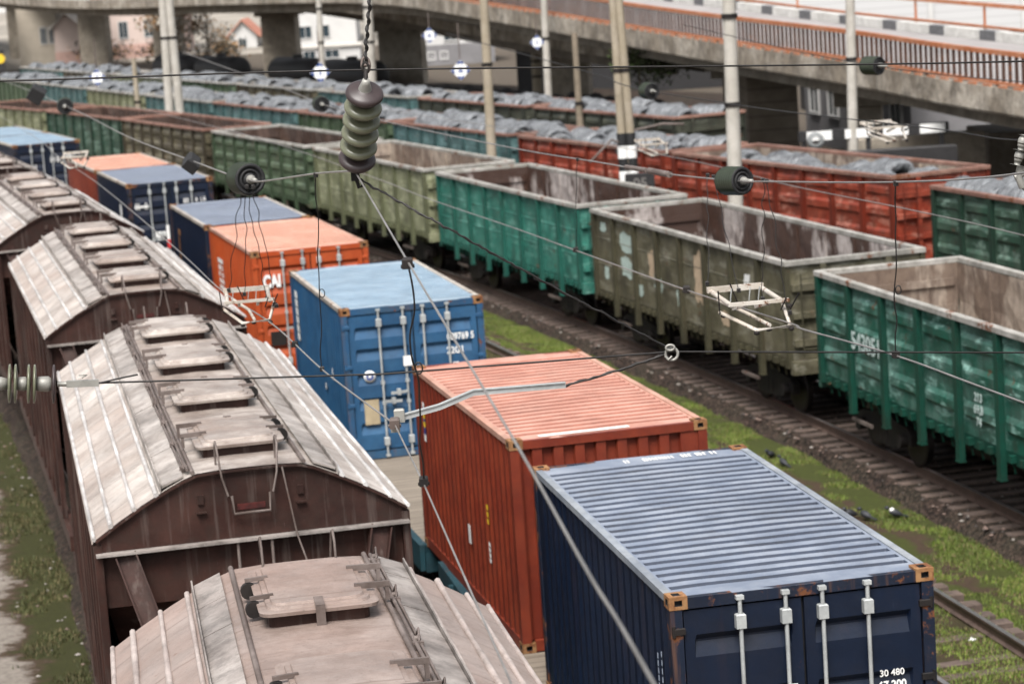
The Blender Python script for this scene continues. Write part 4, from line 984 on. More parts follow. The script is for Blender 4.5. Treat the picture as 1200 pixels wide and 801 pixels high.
        for sx in (-1, 1):
            br = MB(); br.beam((sx*1.28, yw+sy*.0, 3.96), (sx*.55, yw+sy*1.15, 1.35), .20, .02, (0, 1, 0))
            d = Vector((sx*-.73, sy*1.15, -2.61)).normalized(); wv = d.cross(Vector((0, 1, 0))).normalized()
            for q in (-.1, .1): a = Vector((sx*1.28, yw, 3.96)) + wv*q; b_ = Vector((sx*.55, yw+sy*1.15, 1.35)) + wv*q; br.beam(a + Vector((0, sy*.04, 0)), b_ + Vector((0, sy*.04, 0)), .015, .10, (0, 1, 0))
            br.build('brace', MAT['hop'], t)
            # roof hoop and clamps
            hp = MB(); x = sx*.30; hp.tube([(x, yw-sy*.25, ZE+.57), (x, yw-sy*.22, ZE+.76), (x, yw-sy*.12, ZE+.83), (x, yw+sy*.02, ZE+.78), (x*.92, yw+sy*.05, ZE+.5), (x*.75, yw+sy*.05, ZE+.30)], .011, 8); hp.build('hand_hoop', MAT['hrod'], t)
            cl = MB(); cl.box(sx*.50-.03, sx*.50+.03, *sorted((yw, yw+sy*.03)), ZE+.24, ZE+.33); cl.box(sx*.50-.05, sx*.50+.05, *sorted((yw, yw+sy*.05)), ZE+.15, ZE+.165); cl.build('bracket', MAT['hop'], t)
        gr = MB(); gr.tube([(-.19, yw+sy*.06, ZE+.30), (-.18, yw+sy*.08, ZE+.12), (.18, yw+sy*.08, ZE+.12), (.19, yw+sy*.06, ZE+.30)], .015, 8); gr.build('grab_rail', MAT['hrod'], t)
        rl = MB(); rl.box(-.14, .14, *sorted((yw+sy*.002, yw+sy*.008)), ZE+.14, ZE+.20); rl.build('red_plate', MAT['dull_red'], t)
        ld = MB()
        for x in (-.17, .17): ld.tube([(x, yw+sy*.07, 3.98), (x, yw+sy*.07, 3.2), (x, yw+sy*.9, 1.4)], .016, 8)
        for z in (3.62, 3.3): ld.tube([(-.17, yw+sy*.07, z), (0, yw+sy*.12, z), (.17, yw+sy*.07, z)], .014, 8)
        ld.build('ladder', MAT['hrod'], t)
        cb = MB(); cb.tube([(-.33, yw+sy*.05, ZE+.54), (-.42, yw+sy*.12, 4.0), (-.62, yw+sy*.5, 3.2), (-.8, yw+sy*1.0, 1.4)], .010, 6); cb.build('brake_cable', MAT['hrod'], t)
        pf = MB(); pf.box(-1.5, 1.5, *sorted((yw-sy*.3, sy*6.75)), 1.20, 1.28); pf.box(-1.5, 1.5, *sorted((sy*6.75, sy*6.87)), .95, 1.35); pf.build('end_platform', B, t)
        make_coupler(t, sy*6.87, sy); make_bogie(t, sy*5.1)
    for sx in (-1, 1):
        s_ = MB(); x = sx*1.52; ns = 10
        s_.add([(x, -HLR, ZE-.02), (x, HLR, ZE-.02), (x*.985, HLR, 2.0), (x*.985, -HLR, 2.0), (x*.8, HLR-.9, 1.35), (x*.8, -HLR+.9, 1.35)], [(0,1,2,3),(3,2,4,5)])
        s_.build('side_wall', B, t, fix=False)
        for i in range(ns+1):
            y = -HLR+.06 + (2*HLR-.12)*i/ns; p_ = MB(); p_.box(*sorted((sx*1.505, sx*1.585)), y-.055, y+.055, 1.22, ZE-.06); p_.build('post', B, t)
        sl_ = MB(); sl_.box(*sorted((sx*1.44, sx*1.58)), -6.85, 6.85, .98, 1.215); sl_.build('side_sill', B, t)
        rv = MB()
        for i in range(36): y = -HLR+.2 + i*.3; rv.box(*sorted((sx*1.55, sx*1.575)), y, y+.03, ZE-.14, ZE-.09)
        rv.build('eave_lug', B, t)
    uf = MB(); uf.box(-.25, .25, -6.8, 6.8, .8, 1.19)
    for y in (-3.2, 0, 3.2): uf.add([(-1.3, y-1.3, 1.6), (1.3, y-1.3, 1.6), (1.3, y+1.3, 1.6), (-1.3, y+1.3, 1.6), (-.35, y-.35, .55), (.35, y-.35, .55), (.35, y+.35, .55), (-.35, y+.35, .55)], [(0,1,5,4),(1,2,6,5),(2,3,7,6),(3,0,4,7),(4,5,6,7)])
    uf.build('discharge_hoppers', MAT['gear'], t)
    return t
hA = make_hopper('hroof_pink', 5, 'pink_seam', 'pink_board'); hA.location = (*arc(R_HOP, .16325, .05), 0); hA.rotation_euler = (0, 0, .16395)
tag(hA, 'hopper wagon with a dusty pinkish roof, nearest to the camera at the bottom', 'hopper wagon', 'covered hopper wagons')
hB = make_hopper('hroof', 9); thB = .2030
for i, lb in enumerate(['brown hopper wagon with a silver grey roof, second from the camera', 'brown hopper wagon, third from the camera, its roof beside the dark blue container', 'brown hopper wagon, fourth from the camera, cut by the left edge', 'fifth hopper wagon, only its roof corner at the left edge']):
    h_ = hB if i == 0 else copy_tree(hB); th = thB + i*.0388; h_.location = (*arc(R_HOP, th), 0); h_.rotation_euler = (0, 0, th + PI)
    tag(h_, lb, 'hopper wagon', 'covered hopper wagons')

# ------------------------------------------------------------------ overpass
# near edge of the carriageway kerb, from the right (near) to the left (far): x, y, z
EDGE = [(25.5, 46, 3.3), (15.9, 74.0, 4.4), (12.55, 85.9, 4.95), (7.93, 102.4, 5.6), (1.14, 125.8, 6.7), (-7.35, 155.0, 7.75), (-19.8, 186, 7.9), (-38.5, 231, 7.9), (-61, 286, 9.3), (-100, 380, 12)]
def catmull(P, n=6):
    out = []
    for i in range(len(P)-1):
        p0, p1, p2, p3 = [Vector(P[max(0, min(len(P)-1, k))]) for k in (i-1, i, i+1, i+2)]
        for j in range(n):
            t = j/n; out.append(.5*((2*p1) + (p2-p0)*t + (2*p0-5*p1+4*p2-p3)*t*t + (3*p1-p0-3*p2+p3)*t*t*t))
    out.append(Vector(P[-1])); return out
EP = catmull(EDGE)
def frames(P):
    out = []
    for i, p in enumerate(P):
        d = P[min(i+1, len(P)-1)] - P[max(0, i-1)]; d.z = 0; d.normalize(); out.append((p, Vector((d.y, -d.x, 0)), d))
    return out
EF = frames(EP); OW = 8.2
def sweep(prof, name, mat, parent, lo=0, hi=None, close=True):
    m = MB(); fr = EF[lo:hi]; n = len(prof)
    v = [p + s_*a + Vector((0,0,1))*z for p, s_, d in fr for a, z in prof]
    m.add(v, [(i*n+j, i*n+(j+1) % n, (i+1)*n+(j+1) % n, (i+1)*n+j) for i in range(len(fr)-1) for j in range(n if close else n-1)])
    if close: m.add(v[:n], [tuple(range(n))]); m.add(v[-n:], [tuple(range(n))])
    return m.build(name, mat, parent)
op = empty('overpass', (12.5, 86, 0)); OPI = Matrix.Translation((-12.5, -86, 0))
tag(op, 'long concrete road overpass ramp with orange railings crossing the top of the picture', 'overpass')
def child(o): o.parent = op; o.matrix_parent_inverse = OPI.copy(); return o
child(sweep([(.35, 0), (OW, 0), (OW, -.25), (.35, -.25)], 'carriageway', MAT['asphalt'], None))
child(sweep([(-.15, .05), (.34, .05), (.34, -.25), (.25, -.80), (-.10, -.78), (-.15, -.70)], 'kerb_fascia', MAT['fascia'], None))
for k, a in enumerate((1.3, 3.4, 5.5, 7.2)):
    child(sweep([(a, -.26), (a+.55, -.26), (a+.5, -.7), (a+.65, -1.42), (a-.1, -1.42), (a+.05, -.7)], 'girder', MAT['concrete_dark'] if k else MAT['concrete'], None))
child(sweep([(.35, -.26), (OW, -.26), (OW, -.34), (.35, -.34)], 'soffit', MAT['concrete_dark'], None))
# barrier kerb of the far side, striped black and white
def at_s(s_, a=0, z=0):
    acc = 0
    for (p, sd_, d), (q, _, _) in zip(EF, EF[1:]):
        L_ = (q-p).length
        if acc + L_ >= s_: t = (s_-acc)/L_; return p.lerp(q, t) + sd_*a + Vector((0, 0, z)), d, sd_
        acc += L_
    return EF[-1][0] + EF[-1][1]*a + Vector((0,0,z)), EF[-1][2], EF[-1][1]
TOT = sum((b_[0]-a_[0]).length for a_, b_ in zip(EF, EF[1:]))
kb = MB(); s_ = 0; i = 0
while s_ < 170:
    L_ = 3.0 if i % 2 == 0 else 1.3
    p, d, sd_ = at_s(s_, OW-.5, .19); q, _, _ = at_s(s_+L_, OW-.5, .19); kb.beam(p, q, .3, .36, mi=i % 2); s_ += L_; i += 1
child(kb.build('striped_kerb', [MAT['kerbwhite'], MAT['kerbgrey']], None))
def railing(a, zb, h, step, name, infill=True, s1=190, low=.12):
    m = MB(); b = MB(); s_ = 0
    while s_ < s1:
        p, d, sd_ = at_s(s_, a, zb); q, _, _ = at_s(s_+2, a, zb)
        for zz, w_ in ((h, .15), (low, .10)): m.beam(p + Vector((0,0,zz)), q + Vector((0,0,zz)), .12, w_)
        s_ += 2
    s_ = 0; k = 0
    while s_ < s1:
        p, d, sd_ = at_s(s_, a, zb)
        if k % 6 == 0: b.beam(p, p + Vector((0,0,h)), .09, .09)
        elif infill: b.beam(p + Vector((0,0,low)), p + Vector((0,0,h)), .10, .10)
        s_ += step; k += 1
    r_ = child(m.build(name, MAT['orange_rail'], None)); x = b.build('railing_posts', MAT['brown_rail'] if infill else MAT['orange_rail'], None); x.parent = r_; return r_
railing(.02, .055, 1.05, .40, 'railing'); railing(OW-.05, .3, .95, 1.0, 'railing', False)
# low orange blocks under the near rail
s_ = 20
while s_ < 114: p, d, sd_ = at_s(s_, -.10, .06); lb_ = MB(); lb_.beam(p, p + d*.45, .08, .12); s_ += .95; child(lb_.build('rail_foot', MAT['orange_rail'], None))
def pier(x, y, w_, dpt, ztop, rz, mat='concrete'):
    m = MB(); m.cbox(-w_/2, w_/2, -dpt/2, dpt/2, -.4, ztop-.9, .05)
    k = .6
    while k < ztop-1.2: m.box(-w_/2-.02, w_/2+.02, -dpt/2-.02, dpt/2+.02, k, k+.05); k += .75
    m.box(-w_/2-.5, w_/2+.5, -dpt/2-.25, dpt/2+.25, ztop-.897, ztop)
    m.xf(Matrix.Translation((x, y, 0)) @ Matrix.Rotation(rz, 4, 'Z')); child(m.build('pier', MAT[mat], None))
RP = math.radians(10)
for x, y, w_, zt in ((-60.0, 318, 3.6, 8.7), (-46.4, 290, 3.4, 7.8), (-19.2, 226, 3.2, 6.25), (-6.9, 190, 3.4, 5.15), (4.6, 146, 2.2, 3.75), (11.8, 116, 2.0, 4.0), (15.0, 100, 1.4, 3.4)):
    pier(x, y, w_, 1.6 if w_ > 2 else 1.1, zt, -RP*1.2)
for x, y, w_, zt in ((-33.6, 258, 3.0, 6.9), (-75, 350, 3.6, 9.7)): pier(x, y, w_, 1.6, zt, -RP)
# lower branch of the viaduct that rests on the same piers
BR = catmull([(11.5, 122, 3.1), (4.6, 146, 3.8), (-6.9, 190, 5.2), (-19.2, 226, 6.3), (-46.4, 290, 7.85), (-75, 350, 9.75)], 5)
def branch(prof, name, mat):
    m = MB(); fr = frames(BR); n = len(prof); v = [p + s_*a + Vector((0,0,1))*z for p, s_, d in fr for a, z in prof]
    m.add(v, [(i*n+j, i*n+(j+1) % n, (i+1)*n+(j+1) % n, (i+1)*n+j) for i in range(len(fr)-1) for j in range(n)]); m.add(v[:n], [tuple(range(n))]); m.add(v[-n:], [tuple(range(n))])
    return child(m.build(name, mat, None))
branch([(-3.4, .8), (3.4, .8), (3.4, 1.05), (-3.4, 1.05)], 'branch_deck', MAT['asphalt'])
branch([(-3.75, .62), (-3.402, .62), (-3.402, 1.25), (-3.75, 1.25)], 'branch_kerb', MAT['fascia'])
for a in (-3.0, -1.1, .9, 2.6): branch([(a, .0), (a+.45, .0), (a+.4, .797), (a+.05, .797)], 'branch_girder', MAT['concrete_dark'])
# brown block wall under the overpass and black walls added as the darkness behind it
def thing_box(name, label, cat, x0, x1, y0, y1, z0, z1, mat, rz=0, group=None):
    m = MB(); cx, cy = (x0+x1)/2, (y0+y1)/2; m.cbox(x0-cx, x1-cx, y0-cy, y1-cy, z0, z1, .04); o = m.build(name, mat); o.location = (cx, cy, 0); o.rotation_euler = (0, 0, rz); tag(o, label, cat, group); return o
k = NT('banded_block_wall'); sp = k.n('ShaderNodeSeparateXYZ'); k.l(k.raw, sp.inputs[0]); wv = k.n('ShaderNodeMath'); wv.operation = 'PINGPONG'; wv.inputs[1].default_value = .3; k.l(sp.outputs['Z'], wv.inputs[0])
c_ = k.mix(k.ramp(k.noise(1.0, 6, .6), .35, .7), (0.14, 0.115, 0.085), (0.22, 0.185, 0.145)); c_ = k.mix(k.ramp(wv.outputs[0], 0, .05, .7, 0), c_, (.04, .035, .03)); k.l(c_, k.b.inputs['Base Color']); k.b.inputs['Roughness'].default_value = .9
MAT['blocks'] = k.m
thing_box('block_wall', 'brown banded block wall under the overpass right of the white pole', 'wall', 10.95, 13.15, 107, 111, -.4, 3.6, MAT['blocks'])
thing_box('shade_wall', 'long black wall added to paint the shade behind the overpass piers', 'wall', 1.6, 17, 168, 170, -.4, 5.4, MAT['soot_and_shade'], rz=0)  # near-black colour stands in for deep shade under the bridge
thing_box('shade_wall', 'added black wall painting the shade under the ramp at the far right', 'wall', 17.6, 60, 140, 142, -.4, 3.2, MAT['soot_and_shade'])  # added wall; its black replaces the shade beneath the deck
# striped barrier beam and low wall at the right
bt = empty('striped_barrier', (12.3, 80, 2.85), 0); m = MB(); m.box(-2.5, 2.4, -.12, .12, .0, .34)
m.build('beam', MAT['soot_and_shade'], bt)
for a in (-2.25, -1.0, .25, 1.45): wp = MB(); wp.box(a, a+.82, -.145, -.122, .02, .32); wp.build('white_panel', MAT['white'], bt)
for a in (-2.4, -.3, 2.1): p_ = MB(); p_.box(a, a+.14, -.08, .08, -3.25, -.003); p_.build('post', MAT['soot_and_shade'], bt)
tag(bt, 'black and white striped barrier beam under the overpass at the right', 'barrier')
m = MB(); m.lathe([(-.1, .13), (-.1, .27), (.1, .27), (.1, .13), (-.1, .13)], (0, 0, 0), (0, 1, 0), 20); ty = m.build('tyre', plain('grey_tyre', (0.22, 0.23, 0.23), .8)); ty.location = (10.25, 79.2, 2.93)
tag(ty, 'grey round tyre hanging under the left end of the striped barrier', 'tyre')
thing_box('low_wall', 'low tan concrete wall behind the brick red wagon at the right', 'wall', 12.0, 16.6, 83.6, 84.4, -.4, 2.5, MAT['concrete'])
thing_box('shed', 'dark flat topped shed wall under the ramp at the far right', 'shed', 17.2, 24.0, 86, 90, -.4, 2.2, MAT['concrete_dark'])
thing_box('dark_ledge', 'long dark ledge just behind the brick red wagon', 'ledge', 9.7, 14.6, 78, 78.4, -.4, 2.6, MAT['soot_and_shade'])
# ------------------------------------------------------------------ buildings
def building(label, x0, x1, y0, y1, z1, wall, roof, wins, gable=0.6, rz=0, z0=-.45, band=None, flat=False):
    b = empty('building', ((x0+x1)/2, y0, 0), rz); w_ = (x1-x0)/2; d_ = y1-y0
    m = MB(); m.box(-w_, w_, 0, d_, z0, z1); 
    if not flat: m.add([(-w_, 0, z1), (w_, 0, z1), (0, 0, z1+w_*gable), (-w_, d_, z1), (w_, d_, z1), (0, d_, z1+w_*gable)], [(0,1,2),(5,4,3)])
    m.build('wall', wall, b)
    r_ = MB()
    if flat: r_.box(-w_-.25, w_+.25, -.25, d_+.25, z1+.002, z1+.22)
    else:
        for sx in (-1, 1): r_.add([(sx*(w_+.5), -.5, z1-.5*gable*.9), (0, -.5, z1+w_*gable+.06), (0, d_+.5, z1+w_*gable+.06), (sx*(w_+.5), d_+.5, z1-.5*gable*.9), (sx*(w_+.5), -.5, z1-.5*gable*.9-.18), (0, -.5, z1+w_*gable-.12), (0, d_+.5, z1+w_*gable-.12), (sx*(w_+.5), d_+.5, z1-.5*gable*.9-.18)], [(0,1,2,3),(7,6,5,4),(0,4,5,1),(3,2,6,7),(0,3,7,4)])
    r_.build('roof', roof, b)
    if band: bb = MB(); bb.box(-w_-.03, w_+.03, -.05, -.003, z0, band[0]); bb.build('plinth', band[1], b)
    for (x, z, a, h) in wins:
        f = MB()
        for q in ((x-a/2-.1, x-a/2, z, z+h), (x+a/2, x+a/2+.1, z, z+h), (x-a/2-.1, x+a/2+.1, z-.12, z-.001), (x-a/2-.1, x+a/2+.1, z+h+.001, z+h+.12)): f.box(q[0], q[1], -.12, -.004, q[2], q[3])
        f.box(x-.03, x+.03, -.09, -.045, z, z+h)
        fo = f.build('window', MAT['house_white'], b); g = MB(); g.box(x-a/2, x+a/2, -.04, -.006, z, z+h); g.build('pane', MAT['win'], fo)
    tag(b, label, 'building'); return b
building('beige house with dark windows between the first two overpass piers from the left', -58.5, -53.6, 306, 316, 9.0, MAT['house_beige'], MAT['rooftile'], [(.75, 2.4, .7, 1.9), (1.85, 2.4, .7, 1.9)], gable=.5)
building('narrow pink annex right beside the beige house', -53.5, -50.4, 303, 313, 4.6, MAT['house_cream'], MAT['rooftile'], [], gable=.9, band=(1.3, MAT['house_pink']))
building('pink house with tall windows and a white string course behind the second pier', -48.8, -38.2, 306, 318, 9.5, MAT['house_cream'], MAT['rooftile'], [(-1.9, 2.4, 1.0, 1.95), (1.2, 2.4, 1.0, 1.95), (1.6, -.3, 1.0, 1.0), (4.0, 2.4, 1.0, 1.95)], gable=.35, band=(1.6, MAT['house_pink']))
building('small white house with a red tiled roof right of the autumn tree', -32.8, -29.4, 310, 318, 1.9, MAT['house_white'], MAT['redtile'], [(-.1, .1, .9, 1.1)], gable=1.0)
building('white gabled house with two dark windows behind the third pier', -26.2, -16.6, 305, 315, 7.5, MAT['house_white'], MAT['rooftile'], [(-1.5, .9, 1.5, 1.4), (.7, .9, 1.5, 1.4)], gable=.75)
building('low pale shed in front of the white gabled house', -20.8, -14.0, 262, 266, 1.0, MAT['house_white'], MAT['rooftile'], [(-2.0, -.1, 1.2, .8), (.4, -.1, 1.4, .8)], flat=True)
building('white house with dark upper windows seen under the overpass', -6.9, .2, 232, 242, 3.0, MAT['house_white'], MAT['rooftile'], [(-.5, 1.9, 1.15, 1.1), (1.6, 1.9, 1.2, 1.1), (-2.4, .2, .6, .6), (-1.2, .2, .6, .6)], gable=.34, band=(1.5, MAT['house_grey']))
building('long grey building with a row of white framed windows under the overpass', 7.6, 24.6, 110.5, 118.5, 3.5, MAT['house_grey'], MAT['concrete_dark'], [(-6.6+3.3*i, 1.15, 1.5, 1.15) for i in range(5)], flat=True, rz=math.radians(-82.4))
b_ = thing_box('warehouse_wall', 'long white ribbed warehouse wall above the far railing at the top right', 'wall', 20, 70, 186, 188, -.4, 14, MAT['siding'])
m = MB()
for x in (-12.0, -5.0, 2.0, 9.0): m.box(x, x+.35, -1.2, -1.005, 0, 13.8)
m.build('pilaster', MAT['house_white'], b_)
bank = MB(); bank.add([(-300, 300, -.4), (100, 300, -.4), (100, 420, 5), (-300, 420, 5), (-300, 700, 6), (100, 700, 6)], [(0,1,2,3),(3,2,5,4)])
tag(bank.build('hillside', plain('pale_hillside', (0.26, 0.235, 0.20), .95, var=.35, sc=.08)), kind='structure')
for i, (x0, x1, y, h, mt) in enumerate([(-120, -84, 440, 16, 'house_white'), (-80, -56, 450, 19, 'house_cream'), (-54, -30, 440, 15, 'house_white'), (-28, -6, 430, 14, 'house_beige'), (-4, 26, 440, 15, 'house_white')]):
    ww = (x1-x0)
    building(['broad white apartment block far behind at the left edge', 'tall cream apartment block far behind the pink house', 'white apartment block far behind the autumn tree', 'beige apartment block far behind the white gabled house', 'white apartment block far behind the overpass'][i], x0, x1, y, y+12, h, MAT[mt], MAT['rooftile'], [(-ww/2+3+k_*4, z, 1.3, 1.7) for k_ in range(int((ww-4)/4)) for z in (8, 11)], gable=.2)

# ------------------------------------------------------------------ trees and shrubs
def tree(name, label, x, y, h, crown_r, mats, seed, n=900, leaf=.28, cz=.62, trunk=.16, z0=-.45):
    rnd = random.Random(seed); t = empty(name, (x, y, z0)); m = MB(); tips = []
    m.tube([(0, 0, 0), (.05*h*rnd.uniform(-.4, .4), 0, h*.35), (0, 0, h*.75)], [trunk, trunk*.7, trunk*.25], 8)
    for k_ in range(11):
        a = rnd.uniform(0, 2*PI); z = h*rnd.uniform(.28, .7); L_ = crown_r*rnd.uniform(.6, 1.0); e = Vector((math.cos(a)*L_, math.sin(a)*L_, z + h*rnd.uniform(.1, .3)))
        m.tube([(0, 0, z), (e.x*.5, e.y*.5, z + (e.z-z)*.6), e], [trunk*.4, trunk*.25, trunk*.08], 5); tips += [e, e*.7 + Vector((0, 0, z*.3))]
    tips.append(Vector((0, 0, h*.85))); m.build('trunk', MAT['bark'], t)
    c = MB()
    for k_ in range(n):
        q = rnd.choice(tips) + Vector((rnd.gauss(0, 1), rnd.gauss(0, 1), rnd.gauss(0, .8)))*crown_r*.26
        u_ = Vector((rnd.gauss(0, 1), rnd.gauss(0, 1), rnd.gauss(0, 1))).normalized(); v_ = u_.orthogonal().normalized(); s_ = leaf*rnd.uniform(.5, 1.2)
        c.add([q, q+u_*s_, q+(u_+v_)*s_*.8, q+v_*s_*.6], [(0,1,2,3)], mi=rnd.randrange(len(mats)))
    c.build('crown', mats, t, fix=False); tag(t, label, 'tree' if 'tree' in name else 'shrub'); return t
tree('autumn_tree', 'autumn tree with thin pale and orange foliage between the second and third pier', -33.5, 255, 8.5, 2.6, [MAT['leaf_dry'], MAT['leaf_pale'], MAT['leaf_pale']], 3, 1000, .34)
tree('autumn_tree', 'slimmer brown leaved tree left of the small white house', -30.0, 262, 8.0, 2.0, [MAT['leaf_dry'], MAT['leaf_pale']], 8, 600, .3)
tree('shrub', 'green shrub growing on the ledge below the overpass kerb', 6.6, 112, 2.2, 1.7, [MAT['leaf_green'], MAT['leaf_green'], MAT['leaf_dark']], 5, 1100, .16, trunk=.05, z0=2.75)
for i, (x, y, r_) in enumerate([(-47, 300, 3.2), (-39, 292, 2.5), (-30, 270, 2.4)]):
    tree('shrub', ['dark leafless looking shrub under the pink annex', 'dark shrub left of the twin leg pole, below the pink house', 'dark shrub right of the twin leg pole'][i], x, y, 2.4, r_, [MAT['leaf_dark'], MAT['leaf_dry'], MAT['leaf_dark']], 20+i, 900, .3, trunk=.06)
tree('shrub', 'small green bush peeping over the striped barrier', 14.9, 99.8, 2.3, .55, [MAT['leaf_green']], 31, 300, .14, trunk=.04)

# ------------------------------------------------------------------ tank wagons and wheelsets beyond the yard
def make_tank():
    t = empty('tank_wagon'); m = MB()
    m.lathe([(-5.3, 0), (-5.25, .7), (-5.05, 1.15), (-4.7, 1.4), (4.7, 1.4), (5.05, 1.15), (5.25, .7), (5.3, 0)], (0, 0, 2.55), (0, 1, 0), 28); m.build('tank', MAT['soot_and_shade'], t)
    d = MB(); d.lathe([(0, .5), (.35, .5), (.38, .45), (.40, 0)], (0, 0, 3.85), (0, 0, 1), 18); d.build('dome', MAT['soot_and_shade'], t)
    f = MB(); f.box(-1.2, 1.2, -5.8, 5.8, .95, 1.2); f.build('frame', MAT['gear'], t)
    for s_ in (-1, 1): make_bogie(t, s_*3.9)
    return t
tk = make_tank()
for i, (x, y, lb) in enumerate([(-10.6, 186, 'sooty black tank wagon left of the hanging insulator'), (-15.6, 198.0, 'sooty black tank wagon beside the third pier'), (-23.5, 214, 'sooty black tank wagon left of the third pier'), (-29, 227.5, 'sooty black tank wagon right of the twin leg pole')]):
    t_ = tk if i == 0 else copy_tree(tk); t_.location = (x, y, -.9); t_.rotation_euler = (0, 0, math.radians(24)); t_.scale = (.85, .95, .85); tag(t_, lb, 'tank wagon', 'black tank wagons')
def make_wheelset():
    t = empty('wheelset')
    for s_ in (-1, 1):
        m = MB(); m.lathe([(-.07, .0), (-.07, .40), (-.07, .5), (.06, .47), (.06, .38), (.02, .34), (.05, .1), (.05, 0)], (s_*.79, 0, .5), (1, 0, 0), 22); m.build('wheel', MAT['soot_and_shade'], t)
    a = MB(); a.tube([(-1.1, 0, .5), (1.1, 0, .5)], .09, 10); a.build('axle', MAT['soot_and_shade'], t)
    return t
ws = make_wheelset()
for i in range(30):
    t_ = ws if i == 0 else copy_tree(ws); y = 134 + i*1.45; x = 8.6 - (y-134)*.44; t_.location = (x, y, .15 if i % 2 else .0); t_.rotation_euler = (0, 0, math.radians(62 + random.uniform(-12, 12))); t_.scale = (1.15,)*3
    tag(t_, 'dark spare wheelset in the row on the bank behind the farthest coil wagons', 'wheelset', 'row of spare wheelsets')
bk_ = MB(); bk_.add([(12, 130, -.4), (-11, 184, -.4), (-10, 186, .05), (11, 137, .05), (16, 150, .05), (-4, 190, .05)], [(0,1,2,3),(3,2,5,4)])
tag(bk_.build('embankment', MAT['ballast'], fix=False), kind='structure')

# ------------------------------------------------------------------ catenary poles
def pole(label, x, y, h, r_, mat, lean=0, twin=False, stripes=False, arm=None, cat='pole'):
    t = empty('catenary_pole', (x, y, -.42)); legs = [(0, 0)] if not twin else [(-twin/2, 0), (twin/2, 0)]
    for lx, _ in legs:
        m = MB(); top = lx*.25 + lean; m.tube([(lx, 0, 0), (lx + (top-lx)*.5, 0, h/2), (top, 0, h)], [r_*1.1, r_*.95, r_*.8], 12); m.build('post', MAT[mat], t)
        for z in ((h*.45, h*.62) if not twin else (h*.5,)): b = MB(); xx = lx + (top-lx)*z/h; b.tube([(xx, 0, z-.06), (xx, 0, z+.06)], r_*1.12, 12); b.build('band', MAT['gear'], t)
    if twin:
        m = MB()
        for z in (h*.3, h*.5, h*.72): w_ = twin/2*(1-.75*z/h); m.beam((lean*z/h-w_, 0, z), (lean*z/h+w_, 0, z), .12, .14)
        m.build('tie', MAT[mat], t)
    if stripes:
        for k_ in range(6):
            m = MB(); z = stripes + k_*.36
            for lx, _ in legs: xx = lx + (lx*.25+lean-lx)*(z+.18)/h; m.tube([(xx, 0, z), (xx, 0, z+.355)], r_*1.16, 14)
            m.build('painted_band', MAT['white'] if k_ % 2 == 0 else MAT['black'], t)
    if arm:
        m = MB()
        for pts in arm: m.tube(pts, .035, 8)
        m.build('bracket_arm', MAT['hrod'], t)
    tag(t, label, cat, 'catenary poles'); return t
pole('thick pale twin leg pole near the left edge, rising past the overpass', -15.95, 122, 14, .215, 'pole', lean=.1, twin=.62)
pole('tan round pole behind the pale sage wagon, in the middle of the top edge', -.32, 84, 14, .165, 'pole_tan', lean=.25)
pole('plain white pole rising left of the half loaded red wagon', 5.86, 62, 13, .185, 'pole', lean=.23)
pole('twin leg tan pole with a black and white striped foot', 3.72, 70, 13, .125, 'pole_tan', lean=-.2, twin=.34, stripes=2.55, arm=[[(.25, 0, 4.2), (-.5, -.1, 4.55), (-1.15, -.2, 3.95)], [(.1, 0, 4.75), (1.0, -.1, 4.9), (1.6, -.1, 4.85)]])
pole('slim white pole standing against the overpass railing at the right', 11.5, 80, 13, .165, 'pole', lean=.3)
pole('thin pale pole with a small plate left of the tan post', 2.5, 118, 13, .18, 'pole', lean=.2)
pole('short wooden post with a small cross head among the coil wagons', 3.1, 92, 6.9, .14, 'wood')
pole('thin pale pole above the diamond sign left of the hanging insulator', -10.5, 150, 12, .19, 'pole', lean=.3)
pole('pale pole half hidden behind the hanging insulator', -7.3, 145, 12, .30, 'pole', lean=.3)
pole('slim tan post behind the blue teal wagons near the left edge', -18.6, 128, 5.9, .15, 'pole_tan', lean=-.0)
pole('short stout post right of the tan pole, behind the farthest coil wagons', 2.6, 150, 5.5, .30, 'pole_tan')
# dark number plate hung at the striped pole
m = MB(); m.cbox(-.42, .42, -.05, .05, -.30, .30, .02); pb = m.build('number_plate', MAT['soot_and_shade']); pb.location = (3.93, 69.3, 2.88); pb.rotation_euler = (0, 0, .1)
tag(pb, 'dark square number plate at the foot of the striped pole', 'plate'); text('05', .42, plain('dull_plate_digits', (0.16, 0.15, 0.14), .7), pb, (0, -.056, 0), (PI/2, 0, 0), name='plate_number', bold=.004)
